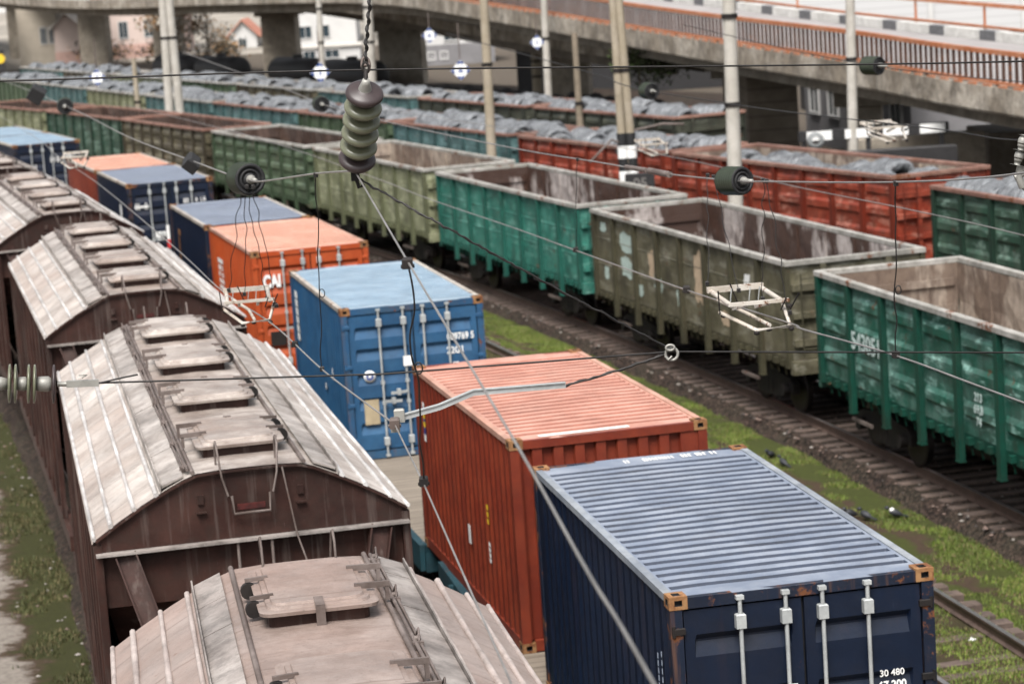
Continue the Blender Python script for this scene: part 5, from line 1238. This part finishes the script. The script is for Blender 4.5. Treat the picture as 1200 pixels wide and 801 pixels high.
# diamond signs
def sign(x, y, z, s_, label, kind=0, stem=None):
    t = empty('catenary_sign', (x, y, z)); m = MB(); d = .02
    v = [(0, -d, -s_), (s_, -d, 0), (0, -d, s_), (-s_, -d, 0)]; v2 = [(a, d, c) for a, _, c in v]
    m.add(v+v2, [(0,1,2,3),(7,6,5,4)] + [(i, (i+1) % 4, 4+(i+1) % 4, 4+i) for i in range(4)]); m.build('board', MAT['white'], t)
    b = MB(); k_ = .86
    for i in range(4):
        p, q = Vector(v[i]), Vector(v[(i+1) % 4]); b.beam(p*k_ + Vector((0, -.006, 0)), p*k_ + (q-p)*k_*.30 + Vector((0, -.006, 0)), .012, s_*.20, (0, 0, 1)); b.beam(q*k_ + Vector((0, -.006, 0)), q*k_ + (p-q)*k_*.30 + Vector((0, -.006, 0)), .012, s_*.20, (0, 0, 1))
    if kind == 0: b.beam((0, -.026, -s_*.30), (0, -.026, s_*.28), s_*.16, .012, (0, 1, 0))
    else: b.beam((-s_*.25, -.026, -.12*s_), (s_*.25, -.026, -.12*s_), .012, s_*.16); b.beam((0, -.026, -s_*.05), (0, -.026, s_*.3), s_*.16, .012, (0, 1, 0))
    b.build('blue_mark', plain('sign_blue', (0.015, 0.06, 0.25), .5, var=.1), t)
    if stem: h_ = MB(); h_.tube([(0, 0, s_), (0, 0, s_+stem)], .02, 6); h_.build('hanger', MAT['hrod'], t)
    tag(t, label, 'sign', 'diamond catenary signs')
sign(-12.05, 75, 6.68, .26, 'small diamond sign with blue corners near the left edge', 1, .9)
sign(-5.62, 80, 6.16, .33, 'white diamond sign with a blue upright mark left of the hanging insulator', 0, 1.0)
sign(-1.07, 80, 5.93, .33, 'white diamond sign with a blue mark right of the hanging insulator', 1, 1.2)
sign(-2.5, 100, 6.5, .32, 'small diamond sign high up by the white house', 1, .6)
sign(1.8, 98, 6.0, .30, 'small white diamond sign left of the thin pale pole', 0, .9)
# signal lamp glimpsed at the far left
lt = empty('signal_lamp', (-39.8, 200, 1.0)); m = MB(); m.box(-.3, .3, -.1, .1, 1.9, 3.6); m.tube([(0, 0, -.4), (0, 0, 1.9)], .08, 8); m.build('case', MAT['soot_and_shade'], lt); m = MB(); m.lathe([(0, 0), (0, .38)], (0, -.12, 2.9), (0, 1, 0), 16); m.build('yellow_disc', MAT['yellow'], lt, fix=False)
tag(lt, 'black case with a yellow disc at the left edge under the overpass', 'signal')

# ------------------------------------------------------------------ overhead wires
def smooth(P, n=8): return catmull(P, n)
def wire(name, label, P, r_, mat='wire', sm=True, group=None, cat='wire', n=6):
    pts = smooth(P, 8) if sm and len(P) > 2 else [Vector(p) for p in P]
    m = MB(); o0 = Vector(P[0]); m.tube([p-o0 for p in pts], r_, n); o = m.build(name, MAT[mat]); o.location = o0; tag(o, label, cat, group); return o
def clamp_on(parent, p, s_=.03, mat='gear'):
    m = MB(); q = Vector(p) - parent.location; m.cbox(q.x-s_, q.x+s_, q.y-s_*1.5, q.y+s_*1.5, q.z-s_, q.z+s_, s_*.3); m.tube([q + Vector((-s_*1.3, 0, -s_*.6)), q + Vector((s_*1.3, 0, -s_*.6))], s_*.4, 6); m.build('wire_clamp', MAT[mat], parent)
cw_h = wire('contact_wire', 'pale contact wire above the brown hopper wagons with a kink at the arm', [(0.9, 3, 6.1), (-0.11, 11.06, 6.2), (-0.62, 15.24, 6.28), (-0.87, 17.08, 6.33)], .0062, 'wire_pale', sm=False)
pts = smooth([(-0.87, 17.08, 6.33), (-1.57, 20.06, 6.25), (-2.32, 23.68, 6.15), (-3.22, 27.32, 6.05), (-4.4, 32.49, 6.0), (-7.4, 45.02, 5.9), (-9.51, 53.13, 5.85), (-11.72, 62.16, 5.8), (-18, 85, 5.8)], 8)
m = MB(); m.tube([p - Vector((0.9, 3, 6.1)) for p in pts], .0072, 6); cc = m.build('contact_wire_far_run', MAT['wire_pale'], cw_h)
clamp_on(cw_h, (-0.87, 17.08, 6.34), .035, 'hrod'); clamp_on(cw_h, (-.62, 15.24, 6.30), .028); clamp_on(cw_h, (-1.97, 22.0, 6.2), .026)
mw_h = wire('messenger_wire', 'thick messenger wire running from under the hanging insulator down to the bottom edge', [(0.9, 1.5, 7.3), (0.36, 7.19, 7.35), (0.21, 8.32, 7.42), (-0.03, 10.21, 7.55), (-0.58, 13.92, 7.9), (-1.035, 17.57, 8.085)], .0066, 'wire_pale')
clamp_on(mw_h, (-0.56, 13.75, 7.88), .03)
mw_h2 = wire('messenger_wire', 'messenger wire running left from the hanging insulator through a barrel insulator', [(-1.035, 17.57, 8.10), (-1.47, 19.5, 7.94), (-2.26, 23.0, 7.61), (-2.5, 24.0, 7.56), (-2.78, 25.2, 7.51), (-3.56, 28.8, 7.39), (-5.91, 39.3, 7.08), (-8.71, 50.5, 7.03), (-14.0, 70.0, 7.0), (-24, 100, 7.6)], .0085, 'wire_pale')
mw_h2_b = MB(); mw_h2_b.cbox(-.085, .085, -.11, .11, -.08, .08, .03); bb_ = mw_h2_b.build('tension_block', MAT['black'], mw_h2); bb_.location = Vector((-3.66, 29.2, 7.36)) - mw_h2.location; bb_.rotation_euler = (.5, .7, .3)
cw_c = wire('contact_wire', 'pale contact wire above the containers, crossing the olive wagon', [(5.0, 8, 6.5), (3.47, 16.46, 6.3), (3.02, 19.07, 6.23), (2.58, 21.52, 6.1), (2.52, 21.89, 6.1), (1.86, 25.38, 5.97), (0.87, 30.34, 5.86), (0.11, 33.97, 5.8), (-1.23, 39.94, 5.71), (-2.46, 45.04, 5.72), (-5.5, 56, 5.8), (-11, 73, 5.9)], .0075, 'wire_pale')
clamp_on(cw_c, (3.02, 19.07, 6.24), .026); clamp_on(cw_c, (.87, 30.34, 5.87), .03); clamp_on(cw_c, (1.86, 25.38, 5.98), .035)
mw_c = wire('messenger_wire', 'messenger wire through the barrel insulator in front of the brick red wagon', [(3.9, 13.5, 8.3), (3.48, 16.39, 7.88), (3.05, 18.9, 7.62), (2.44, 22.33, 7.35), (2.23, 23.44, 7.27), (1.72, 26.14, 7.14), (1.15, 28.97, 7.06), (0.18, 33.63, 6.93), (-1.98, 43.09, 6.81), (-3.49, 49.13, 6.85), (-4.48, 52.88, 7.0), (-8.0, 64, 7.6)], .0085, 'wire_pale')
tb = MB(); tb.tube([(1.62, 26.7, 7.125), (1.78, 25.8, 7.15)], .035, 8); tb.tube([(1.42, 27.6, 7.10), (1.60, 26.75, 7.125)], .028, 8)
t_o = tb.build('turnbuckle', MAT['hrod'], mw_c); t_o.location = -mw_c.location
wire('contact_wire', 'faint contact wire in front of the brick red and forest green wagons', [(6.6, 20, 6.2), (5.85, 27.42, 6.04), (5.1, 31.13, 6.02), (4.18, 35.49, 5.97), (3.12, 40.23, 6.01), (0.4, 50, 6.0), (-4, 64, 6.0)], .007, 'wire_pale')
mw_e = wire('messenger_wire', 'upper thin wire under the overpass with two small barrel insulators', [(6.6, 22, 7.5), (5.86, 27.33, 7.12), (5.37, 29.84, 7.1), (4.17, 35.52, 7.04), (3.57, 38.24, 7.04), (2.64, 42.28, 7.07), (2.22, 44.02, 7.14), (1.77, 45.87, 7.28), (-1, 55, 7.9)], .0085, 'wire')
wire('cross_span_wire', 'black cross span wire running straight across the top of the picture', [(-6.5, 16.2, 9.12), (-3.352, 16.754, 8.942), (-0.881, 17.179, 8.831), (3.881, 17.998, 8.534), (8, 18.7, 8.4)], .0075)
wire('cross_span_wire', 'lower cross span wire from the strain insulator at the left to the right edge', [(-2.93, 16.828, 6.813), (-0.923, 17.172, 6.68), (1.151, 17.529, 6.64), (3.804, 17.985, 6.377), (8, 18.7, 6.0)], .0072, sm=False)
def twisted(name, label, P, r_, seed, mat='wire', cat='wire'):
    rnd = random.Random(seed); pts = []
    for a, b_ in zip(P, P[1:]):
        a = Vector(a); b_ = Vector(b_); L_ = (b_-a).length; n = max(2, int(L_/.035)); x = (b_-a).cross(Vector((0, 1, .1))).normalized()
        for i in range(n): pts.append(a.lerp(b_, i/n) + x*rnd.uniform(-.004, .004) + Vector((0, 0, rnd.uniform(-.004, .004))))
    pts.append(Vector(P[-1])); m = MB(); m.tube([p - Vector(P[0]) for p in pts], r_, 6)
    d_ = Vector(P[-1]) - Vector(P[0]); n = int(d_.length/.02); 
    m.tube([Vector((0,0,0)) + (p - Vector(P[0])) + Vector((math.cos(i*1.1)*r_*1.3, 0, math.sin(i*1.1)*r_*1.3)) for i, p in enumerate(pts)], r_*.6, 5)
    o = m.build(name, MAT[mat]); o.location = P[0]; tag(o, label, cat); return o
twisted('tie_wire', 'dark twisted tie wire slanting from the hanging insulator to the ring', [(-1.03, 17.57, 8.05), (-0.427, 17.257, 7.694), (.35, 17.4, 7.17), (1.139, 17.527, 6.666)], .007, 1)
twisted('tie_wire', 'short twisted tie wire between the ring and the steel arm', [(1.12, 17.53, 6.63), (.75, 17.46, 6.54), (.36, 17.392, 6.466)], .008, 2)
rg = MB(); rg.tube([(math.cos(a)*.045, 0, math.sin(a)*.045 - .02) for a in [2*PI*k/18 for k in range(19)]], .011, 8, cap=False); rg.tube([(math.cos(a)*.03 - .01, -.02, math.sin(a)*.02 + .03) for a in [2*PI*k/14 for k in range(15)]], .010, 8, cap=False); rg.tube([(-.05, -.01, -.03), (-.03, -.02, -.06), (.0, -.01, -.035)], .009, 6)
ro = rg.build('wire_ring', MAT['cap']); ro.location = (1.15, 17.52, 6.645); tag(ro, 'grey ring eyelet that joins the twisted wires to the lower cross span', 'ring')
# registration arm
ra = MB(); A_ = [Vector((-.83, 17.186, 6.355)), Vector((-.55, 17.235, 6.405)), Vector((-.30, 17.28, 6.485)), (Vector((.36, 17.392, 6.475)))]
o0 = A_[0].copy()
for p, q in zip(A_, A_[1:]): ra.beam(p-o0, q-o0 + (q-p).normalized()*.004, .022, .045)
for p, q in zip(A_, A_[1:]): ra.beam(p-o0 + Vector((0,-.016,.018)), q-o0 + Vector((0,-.016,.018)), .012, .008)
rao = ra.build('registration_arm', MAT['galv']); rao.location = o0; tag(rao, 'bent grey steel arm that holds the contact wire over the red container', 'steel arm')
cl_ = MB(); cl_.cbox(-.045, .03, -.03, .03, -.03, .065, .01); cl_.tube([(-.04, 0, -.03), (-.04, 0, -.075)], .02, 8); cl_.cbox(-.075, -.01, -.03, .03, -.10, -.06, .01); cl_.build('end_clamp', MAT['cap'], rao)
# hanging disc insulator
def disc_prof(t0, r_=.13, h=.10, flip=1):
    return [(t0-.004, .045), (t0+.004, r_*.50), (t0+.012, r_*.82), (t0+.026, r_*.97), (t0+.040, r_), (t0+.052, r_*.99), (t0+.060, r_*.95), (t0+.052, r_*.90), (t0+.070, r_*.86), (t0+.085, r_*.80), (t0+.085, r_*.66), (t0+.110, r_*.60), (t0+.110, .055), (t0+h, .05)]
def disc_string(name, label, p, q, cols, r_=.13, capr=.038, body=None):
    p = Vector(p); q = Vector(q); d = (q-p).normalized(); L_ = (q-p).length; t = empty(name, p); n = len(cols); h = L_/n
    for i, c_ in enumerate(cols):
        m = MB(); m.lathe(disc_prof(0, r_, h), d*(i*h), d, 40); m.build('disc', MAT[c_], t, fix=False)
        cp = MB(); cp.lathe([(-.008, .0), (-.008, capr*.9), (.018, capr), (h*.28, capr*1.15)] if not body else [(-.01, 0), (-.01, body), (h*.6, body*1.1), (h*.75, body*.8)], d*(i*h), d, 20); cp.build('metal_cap', MAT['cap'], t, fix=False)
    tag(t, label, 'insulator'); return t
hi = disc_string('disc_insulator', 'hanging string of green glass discs with brown end discs, large in the upper middle', (-.902, 17.12, 8.70), (-1.03, 17.55, 8.127), ['porc_brown', 'glass_green', 'glass_green', 'glass_green', 'glass_green', 'porc_brown'], .134)
m = MB(); m.lathe([(0, .0), (0, .025), (.03, .032), (.09, .05), (.12, .062), (.125, .02)], Vector((.128, -.43, .573)).normalized()*.085, (-.128, .43, -.573), 20); m.build('top_cap', MAT['cap'], hi, fix=False)
m = MB(); m.tube([(.012, -.04, .06), (.015, .01, .13)], .016, 8); m.tube([(.015 + math.cos(a)*.022, 0, .15 + math.sin(a)*.035) for a in [2*PI*k/14 for k in range(15)]], .009, 6, cap=False); m.build('eye_bolt', MAT['gear'], hi)
m = MB(); m.tube([(-.12, .41, -.55), (-.135, .45, -.61)], .02, 8); m.cbox(-.17, -.11, .43, .49, -.67, -.60, .01); m.tube([(-.14, .45, -.64), (-.12, .45, -.72), (-.08, .45, -.70)], .014, 8); m.build('bottom_clevis', MAT['gear'], hi)
ch = MB(); P_ = [(-.885, 17.178, 8.875), (-.872, 17.18, 9.02), (-.845, 17.185, 9.18), (-.82, 17.189, 9.34), (-.80, 17.19, 9.9)]
tw = []
for a, b_ in zip(P_, P_[1:]):
    for i in range(12): tw.append(Vector(a).lerp(Vector(b_), i/12) + Vector((math.sin(len(tw)*.9)*.010, math.cos(len(tw)*.9)*.008, 0)))
ch.tube([p - Vector(P_[0]) for p in tw], .010, 6); ch.tube([p - Vector(P_[0]) + Vector((-math.sin(i*.9)*.014, 0, 0)) for i, p in enumerate(tw)], .006, 5)
cho = ch.build('suspension_wire', MAT['wire']); cho.location = P_[0]; tag(cho, 'dark twisted wire above the hanging insulator', 'wire')
sh = MB(); sh.tube([(math.cos(a)*.028, 0, math.sin(a)*.055) for a in [2*PI*k/16 for k in range(17)]], .010, 6, cap=False); sh.tube([(-.03, 0, .0), (.03, 0, .0)], .014, 8); so_ = sh.build('shackle', MAT['hrod']); so_.location = (-.887, 17.178, 8.865); tag(so_, 'rusty shackle between the upper wire and the hanging insulator', 'shackle')
# strain insulator at the left edge
si = empty('strain_insulator', (-3.72, 16.69, 6.89)); sid = Vector((.64, .11, -.07)).normalized()
for mt_, pos in (('glass_green', (.235, .275)), ('glass_green', (.365, .405)), ('porc_brown', (.535,))):
    for q in pos:
        m = MB(); m.lathe([(q-.012, .05), (q-.010, .10), (q-.006, .132), (q+.002, .137), (q+.008, .132), (q+.012, .10), (q+.014, .05)], (0,0,0), sid, 40); m.build('disc', MAT[mt_], si, fix=False)
for q, r_, l_ in ((.0, .045, .22), (.29, .048, .065), (.42, .052, .10)):
    m = MB(); m.lathe([(q, 0), (q, r_*.8), (q+l_*.15, r_), (q+l_*.8, r_*1.05), (q+l_, r_*.8), (q+l_, 0)], (0,0,0), sid, 24); m.build('metal_cap', MAT['cap'], si, fix=False)
tag(si, 'horizontal string of grey green discs at the left edge', 'insulator')
m = MB(); m.tube([(.55, .095, -.06), (.64, .11, -.068)], .018, 8); m.beam((.61, .105, -.066), (.83, .143, -.078), .04, .045); m.tube([(.72, .11, -.03), (.76, .11, -.015), (.70, .11, -.01)], .006, 6); m.build('end_socket', MAT['cap'], si)
wire('wire_tail', 'short frayed wire tail beside the strain insulator', [(-2.95, 16.82, 6.80), (-2.75, 16.85, 6.83), (-2.62, 16.87, 6.845)], .007)
# barrel insulators on the messenger wires
def barrel(p, d, label, s_=1.0):
    t = empty('barrel_insulator', p); d = Vector(d).normalized(); prof = [(-.20, 0), (-.20, .05), (-.17, .06), (-.17, .14), (-.15, .155)]
    m = MB(); gp = [(-.15, .155)]
    for i in range(7): a = -.14 + i*.042; gp += [(a, .150), (a+.014, .162), (a+.03, .150)]
    gp += [(.16, .155)]; m.lathe([(a*s_, b_*s_) for a, b_ in gp], (0,0,0), d, 30); m.build('ribbed_body', MAT['barrel'], t, fix=False)
    for q in (-1, 1): e = MB(); e.lathe([(q*a*s_, b_*s_) for a, b_ in [(.155, .155), (.165, .15), (.165, .125), (.135, .12), (.135, .105), (.165, .10), (.165, .085), (.14, .08), (.14, .065), (.168, .06), (.168, .0)]], (0,0,0), d, 30); e.build('ringed_face', MAT['black'], t, fix=False)
    for q in (-1, 1): c_ = MB(); c_.lathe([(q*a*s_, b_*s_) for a, b_ in [(.166, .045), (.20, .045), (.23, .03), (.27, .02), (.34, .018), (.34, 0)]], (0,0,0), d, 14); c_.build('end_fitting', MAT['cap'], t, fix=False)
    tag(t, label, 'insulator', 'barrel insulators on the overhead wires')
barrel((-2.5, 24.0, 7.56), (.42, -1.0, .02), 'green and black barrel insulator above the orange container', 1.0)
barrel((2.23, 23.44, 7.27), (.62, -1, .05), 'green and black barrel insulator in front of the white pole and the brick red wagon', .86)
barrel((-3.49, 49.13, 6.85), (.2, -1, -.02), 'small barrel insulator left of the hanging disc string', 1.0)
barrel((-9.0, 51.5, 7.04), (.15, -1, -.02), 'small barrel insulator near the left edge, top of the green wagon', 1.05)
barrel((2.64, 42.28, 7.07), (.35, -1, -.02), 'small green barrel insulator right of the twin leg striped pole', .9)
barrel((6.4, 41.6, 7.28), (.8, -1, -.02), 'small green barrel insulator in front of the grey building', 1.0)
m = MB(); m.cbox(-.16, .16, -.16, .16, -.16, .16, .03); bo_ = m.build('wire_weight', MAT['black']); bo_.location = (-9.75, 52.5, 7.28); bo_.rotation_euler = (.3, .6, .2); tag(bo_, 'small black block on the wire at the left, above the small barrel insulator', 'weight')
wire('messenger_wire', 'thin wire ending at the small insulator before the grey building', [(3.9, 50, 7.9), (6.4, 41.6, 7.28), (8.5, 33, 7.2), (10.4, 24, 7.3)], .008, 'wire')
# droppers
def dropper(label, a, b_, loop=None, r_=.0045, wob=.012, seed=0):
    rnd = random.Random(seed); a = Vector(a); b_ = Vector(b_); P = []
    for i in range(11): P.append(a.lerp(b_, i/10) + (Vector((rnd.uniform(-wob, wob), 0, 0)) if 0 < i < 10 else Vector((0,0,0))))
    pts = catmull(P, 4); m = MB(); m.tube([p-a for p in pts], r_, 5)
    if loop is not None:
        c_ = a.lerp(b_, loop) - a; m.tube([c_ + Vector((.02 + math.cos(t)*.022, 0, math.sin(t)*.035)) for t in [2*PI*k/14 for k in range(15)]], r_*.9, 5, cap=False)
    for e in (Vector((0,0,0)), b_-a): m.cbox(e.x-.018, e.x+.018, e.y-.02, e.y+.02, e.z-.02, e.z+.02, .005)
    o = m.build('dropper_wire', MAT['wire']); o.location = a; tag(o, label, 'dropper wire', 'dropper wires of the overhead line')
dropper('thin dropper wire with a small loop, left of the blue container', (-1.47, 19.5, 7.93), (-1.60, 20.2, 6.25), .60, seed=1)
dropper('thin dropper wire hanging in front of the bright blue container doors', (-.56, 13.80, 7.87), (-.62, 15.24, 6.29), .45, .006, .02, 2)
dropper('long dropper wire in front of the dark green wagon at the right', (3.05, 18.9, 7.61), (3.02, 19.07, 6.24), .62, .0055, seed=3)
dropper('thin dropper wire in front of the teal wagon', (.95, 29.9, 7.03), (.87, 30.34, 5.87), None, seed=4)
# section insulators
def section(origin, label, yaw, s_=1.0, flip=1):
    t = empty('section_insulator', origin, yaw)
    F_ = MAT['fitting']
    a = MB(); a.tube([(-.27, .45, .10), (-.27, -.45, .06)], .026, 10); a.tube([(.27, .45, .10), (.27, -.45, .06)], .026, 10); a.build('insulating_rod', F_, t)
    b = MB(); b.beam((-.31, .45, .115), (.30, .45, .115), .05, .06); b.beam((-.31, -.45, .075), (.33, -.45, .075), .05, .035); b.beam((-.12, -.45, .06), (-.12, .1, -.05), .035, .035); b.beam((.12, -.45, .06), (.12, .1, -.05), .035, .035); b.build('cross_bar', F_, t)
    c_ = MB(); c_.tube([(-.33, -.15, -.04), (-.10, -.75, -.16), (.24, -.80, -.14), (.33, -.20, .0)], .020, 8); c_.tube([(-.2, .45, .0), (0, .0, -.10), (.05, -.7, -.13)], .020, 8); c_.build('runner', F_, t)
    for x, y, z in ((-.3, -.2, -.05), (-.1, -.74, -.17), (.04, -.70, -.15), (.25, -.79, -.15), (.33, -.45, .03)): d = MB(); d.lathe([(0, 0), (0, .028), (-.035, .03), (-.045, 0)], (x, y, z), (0, 0, 1), 10); d.build('black_clamp', MAT['gear'], t)
    for a_, b_ in (((-.34, -.2, -.05), (-.36, -.25, .20)), ((.30, -.6, 0), (.37, -.7, .17)), ((.20, -.6, 0), (.25, -.65, .13)), ((-.05, .2, 0), (-.12, .2, .2))): d = MB(); d.tube([a_, b_], .008, 6); d.build('horn', MAT['gear'], t)
    for x in (-.2, .0, .1): r_ = MB(); r_.tube([(x, -.1, .05), (x+.02, -.1, .19)], .006, 5); r_.build('pin', MAT['galv'], t)
    t.scale = (s_,)*3; tag(t, label, 'section insulator', 'section insulators in the contact wires'); return t
section((-2.64, 24.6, 6.26), 'white rusty section insulator frame hanging before the orange container', .12, .78)
section((2.22, 22.7, 6.18), 'white rusty section insulator frame hanging before the olive wagon',   .15, .9)
section((-8.63, 50, 6.03), 'small section insulator over the peach roofed red container at the left', .1, .85)
section((3.72, 60, 4.68), 'pale section insulator beside the zebra striped pole', .1, 1.05)
section((7.21, 46, 5.83), 'pale section insulator under the overpass near the slim white pole', .1, 1.0)
def hangers(label, tops, bots, seed, loops=None):
    for i, (a, b_) in enumerate(zip(tops, bots)): dropper(label % ['first', 'second', 'third', 'fourth'][i], a, b_, None, .0042, .02, seed+i)
hangers('%s from left of the thin wires holding the frame before the orange container', [(-2.60, 24.6, 7.48), (-2.53, 24.3, 7.48), (-2.47, 23.8, 7.50), (-2.38, 23.5, 7.52)], [(-2.86, 24.9, 6.36), (-2.66, 24.5, 6.36), (-2.44, 24.5, 6.30), (-2.32, 24.2, 6.26)], 40)
hangers('%s from left of the thin wires holding the frame before the olive wagon', [(2.08, 24.6, 7.23), (2.12, 24.4, 7.23), (2.42, 22.6, 7.34), (2.44, 22.5, 7.34)], [(1.90, 23.2, 6.33), (2.16, 22.8, 6.30), (2.35, 22.5, 6.25), (2.56, 22.2, 6.15)], 60)
# insulator stack at the right edge
rs_ = disc_string('pin_insulator', 'white grey stack of fittings cut by the right edge', (3.86, 17.99, 7.99), (3.80, 17.985, 7.78), ['cap', 'cap'], .035, .02)
m = MB(); m.tube([(-.03, 0, -.22), (-.05, 0, -.30), (-.02, 0, -.38)], .03, 8); m.tube([(-.08, 0, -.30), (.02, 0, -.27)], .022, 8); m.tube([(-.04, 0, -.36), (.05, 0, -.46)], .012, 8); m.build('clevis', MAT['cap'], rs_)

# ------------------------------------------------------------------ small things on the ground
def bird(x, y, rz, label, white=False):
    t = empty('bird', (x, y, -.42), rz); m = MB()
    m.lathe([(-.17, .0), (-.15, .02), (-.08, .055), (0, .075), (.07, .065), (.12, .04), (.14, 0)], (0, 0, .13), (0, 1, .35), 14); m.lathe([(-.045, 0), (-.03, .035), (.01, .042), (.04, .028), (.055, 0)], (0, .155, .235), (0, 1, .1), 12); m.beam((0, -.12, .09), (0, -.26, .05), .07, .012); m.tube([(0, .19, .235), (0, .235, .23)], [.012, .003], 6)
    m.build('body', MAT['bird'], t)
    l = MB()
    for s_ in (-.03, .03): l.tube([(s_, .01, .07), (s_, .015, 0)], .006, 5)
    l.build('legs', MAT['gear'], t)
    if white: w_ = MB(); w_.lathe([(-.05, 0), (-.03, .05), (.03, .055), (.06, 0)], (0, .06, .18), (0, 1, .6), 10); w_.build('white_breast', MAT['white'], t)
    t.scale = (.85,)*3; tag(t, label, 'bird', 'dark birds on the grass')
bird(5.62, 41.1, 2.0, 'dark bird on the grass, left of a close pair beyond the navy container'); bird(5.85, 40.9, .8, 'dark bird on the grass, right of a close pair beyond the navy container')
bird(6.35, 40.9, 1.4, 'dark bird with a white breast at the edge of the grass', True)
bird(4.85, 46.4, 2.4, 'dark bird higher up the grass strip, left one'); bird(5.0, 45.6, .5, 'dark bird higher up the grass strip, right one')
m = MB(); m.add([(0, 0, 0), (.22, .05, .02), (.30, .25, .12), (.12, .34, .18), (-.05, .18, .10), (.1, .15, .2)], [(0,1,5),(1,2,5),(2,3,5),(3,4,5),(4,0,5),(4,3,2,1,0)]); bo = m.build('litter', MAT['white']); bo.location = (6.0, 32.6, -.28); bo.scale = (.55,)*3; tag(bo, 'crumpled white scrap beside the rail at the navy container corner', 'litter')

for o_ in bpy.data.objects:
    if 'label' in o_.keys() and not 4 <= len(o_['label'].split()) <= 16: print('LABEL', o_.name, len(o_['label'].split()), o_['label'])
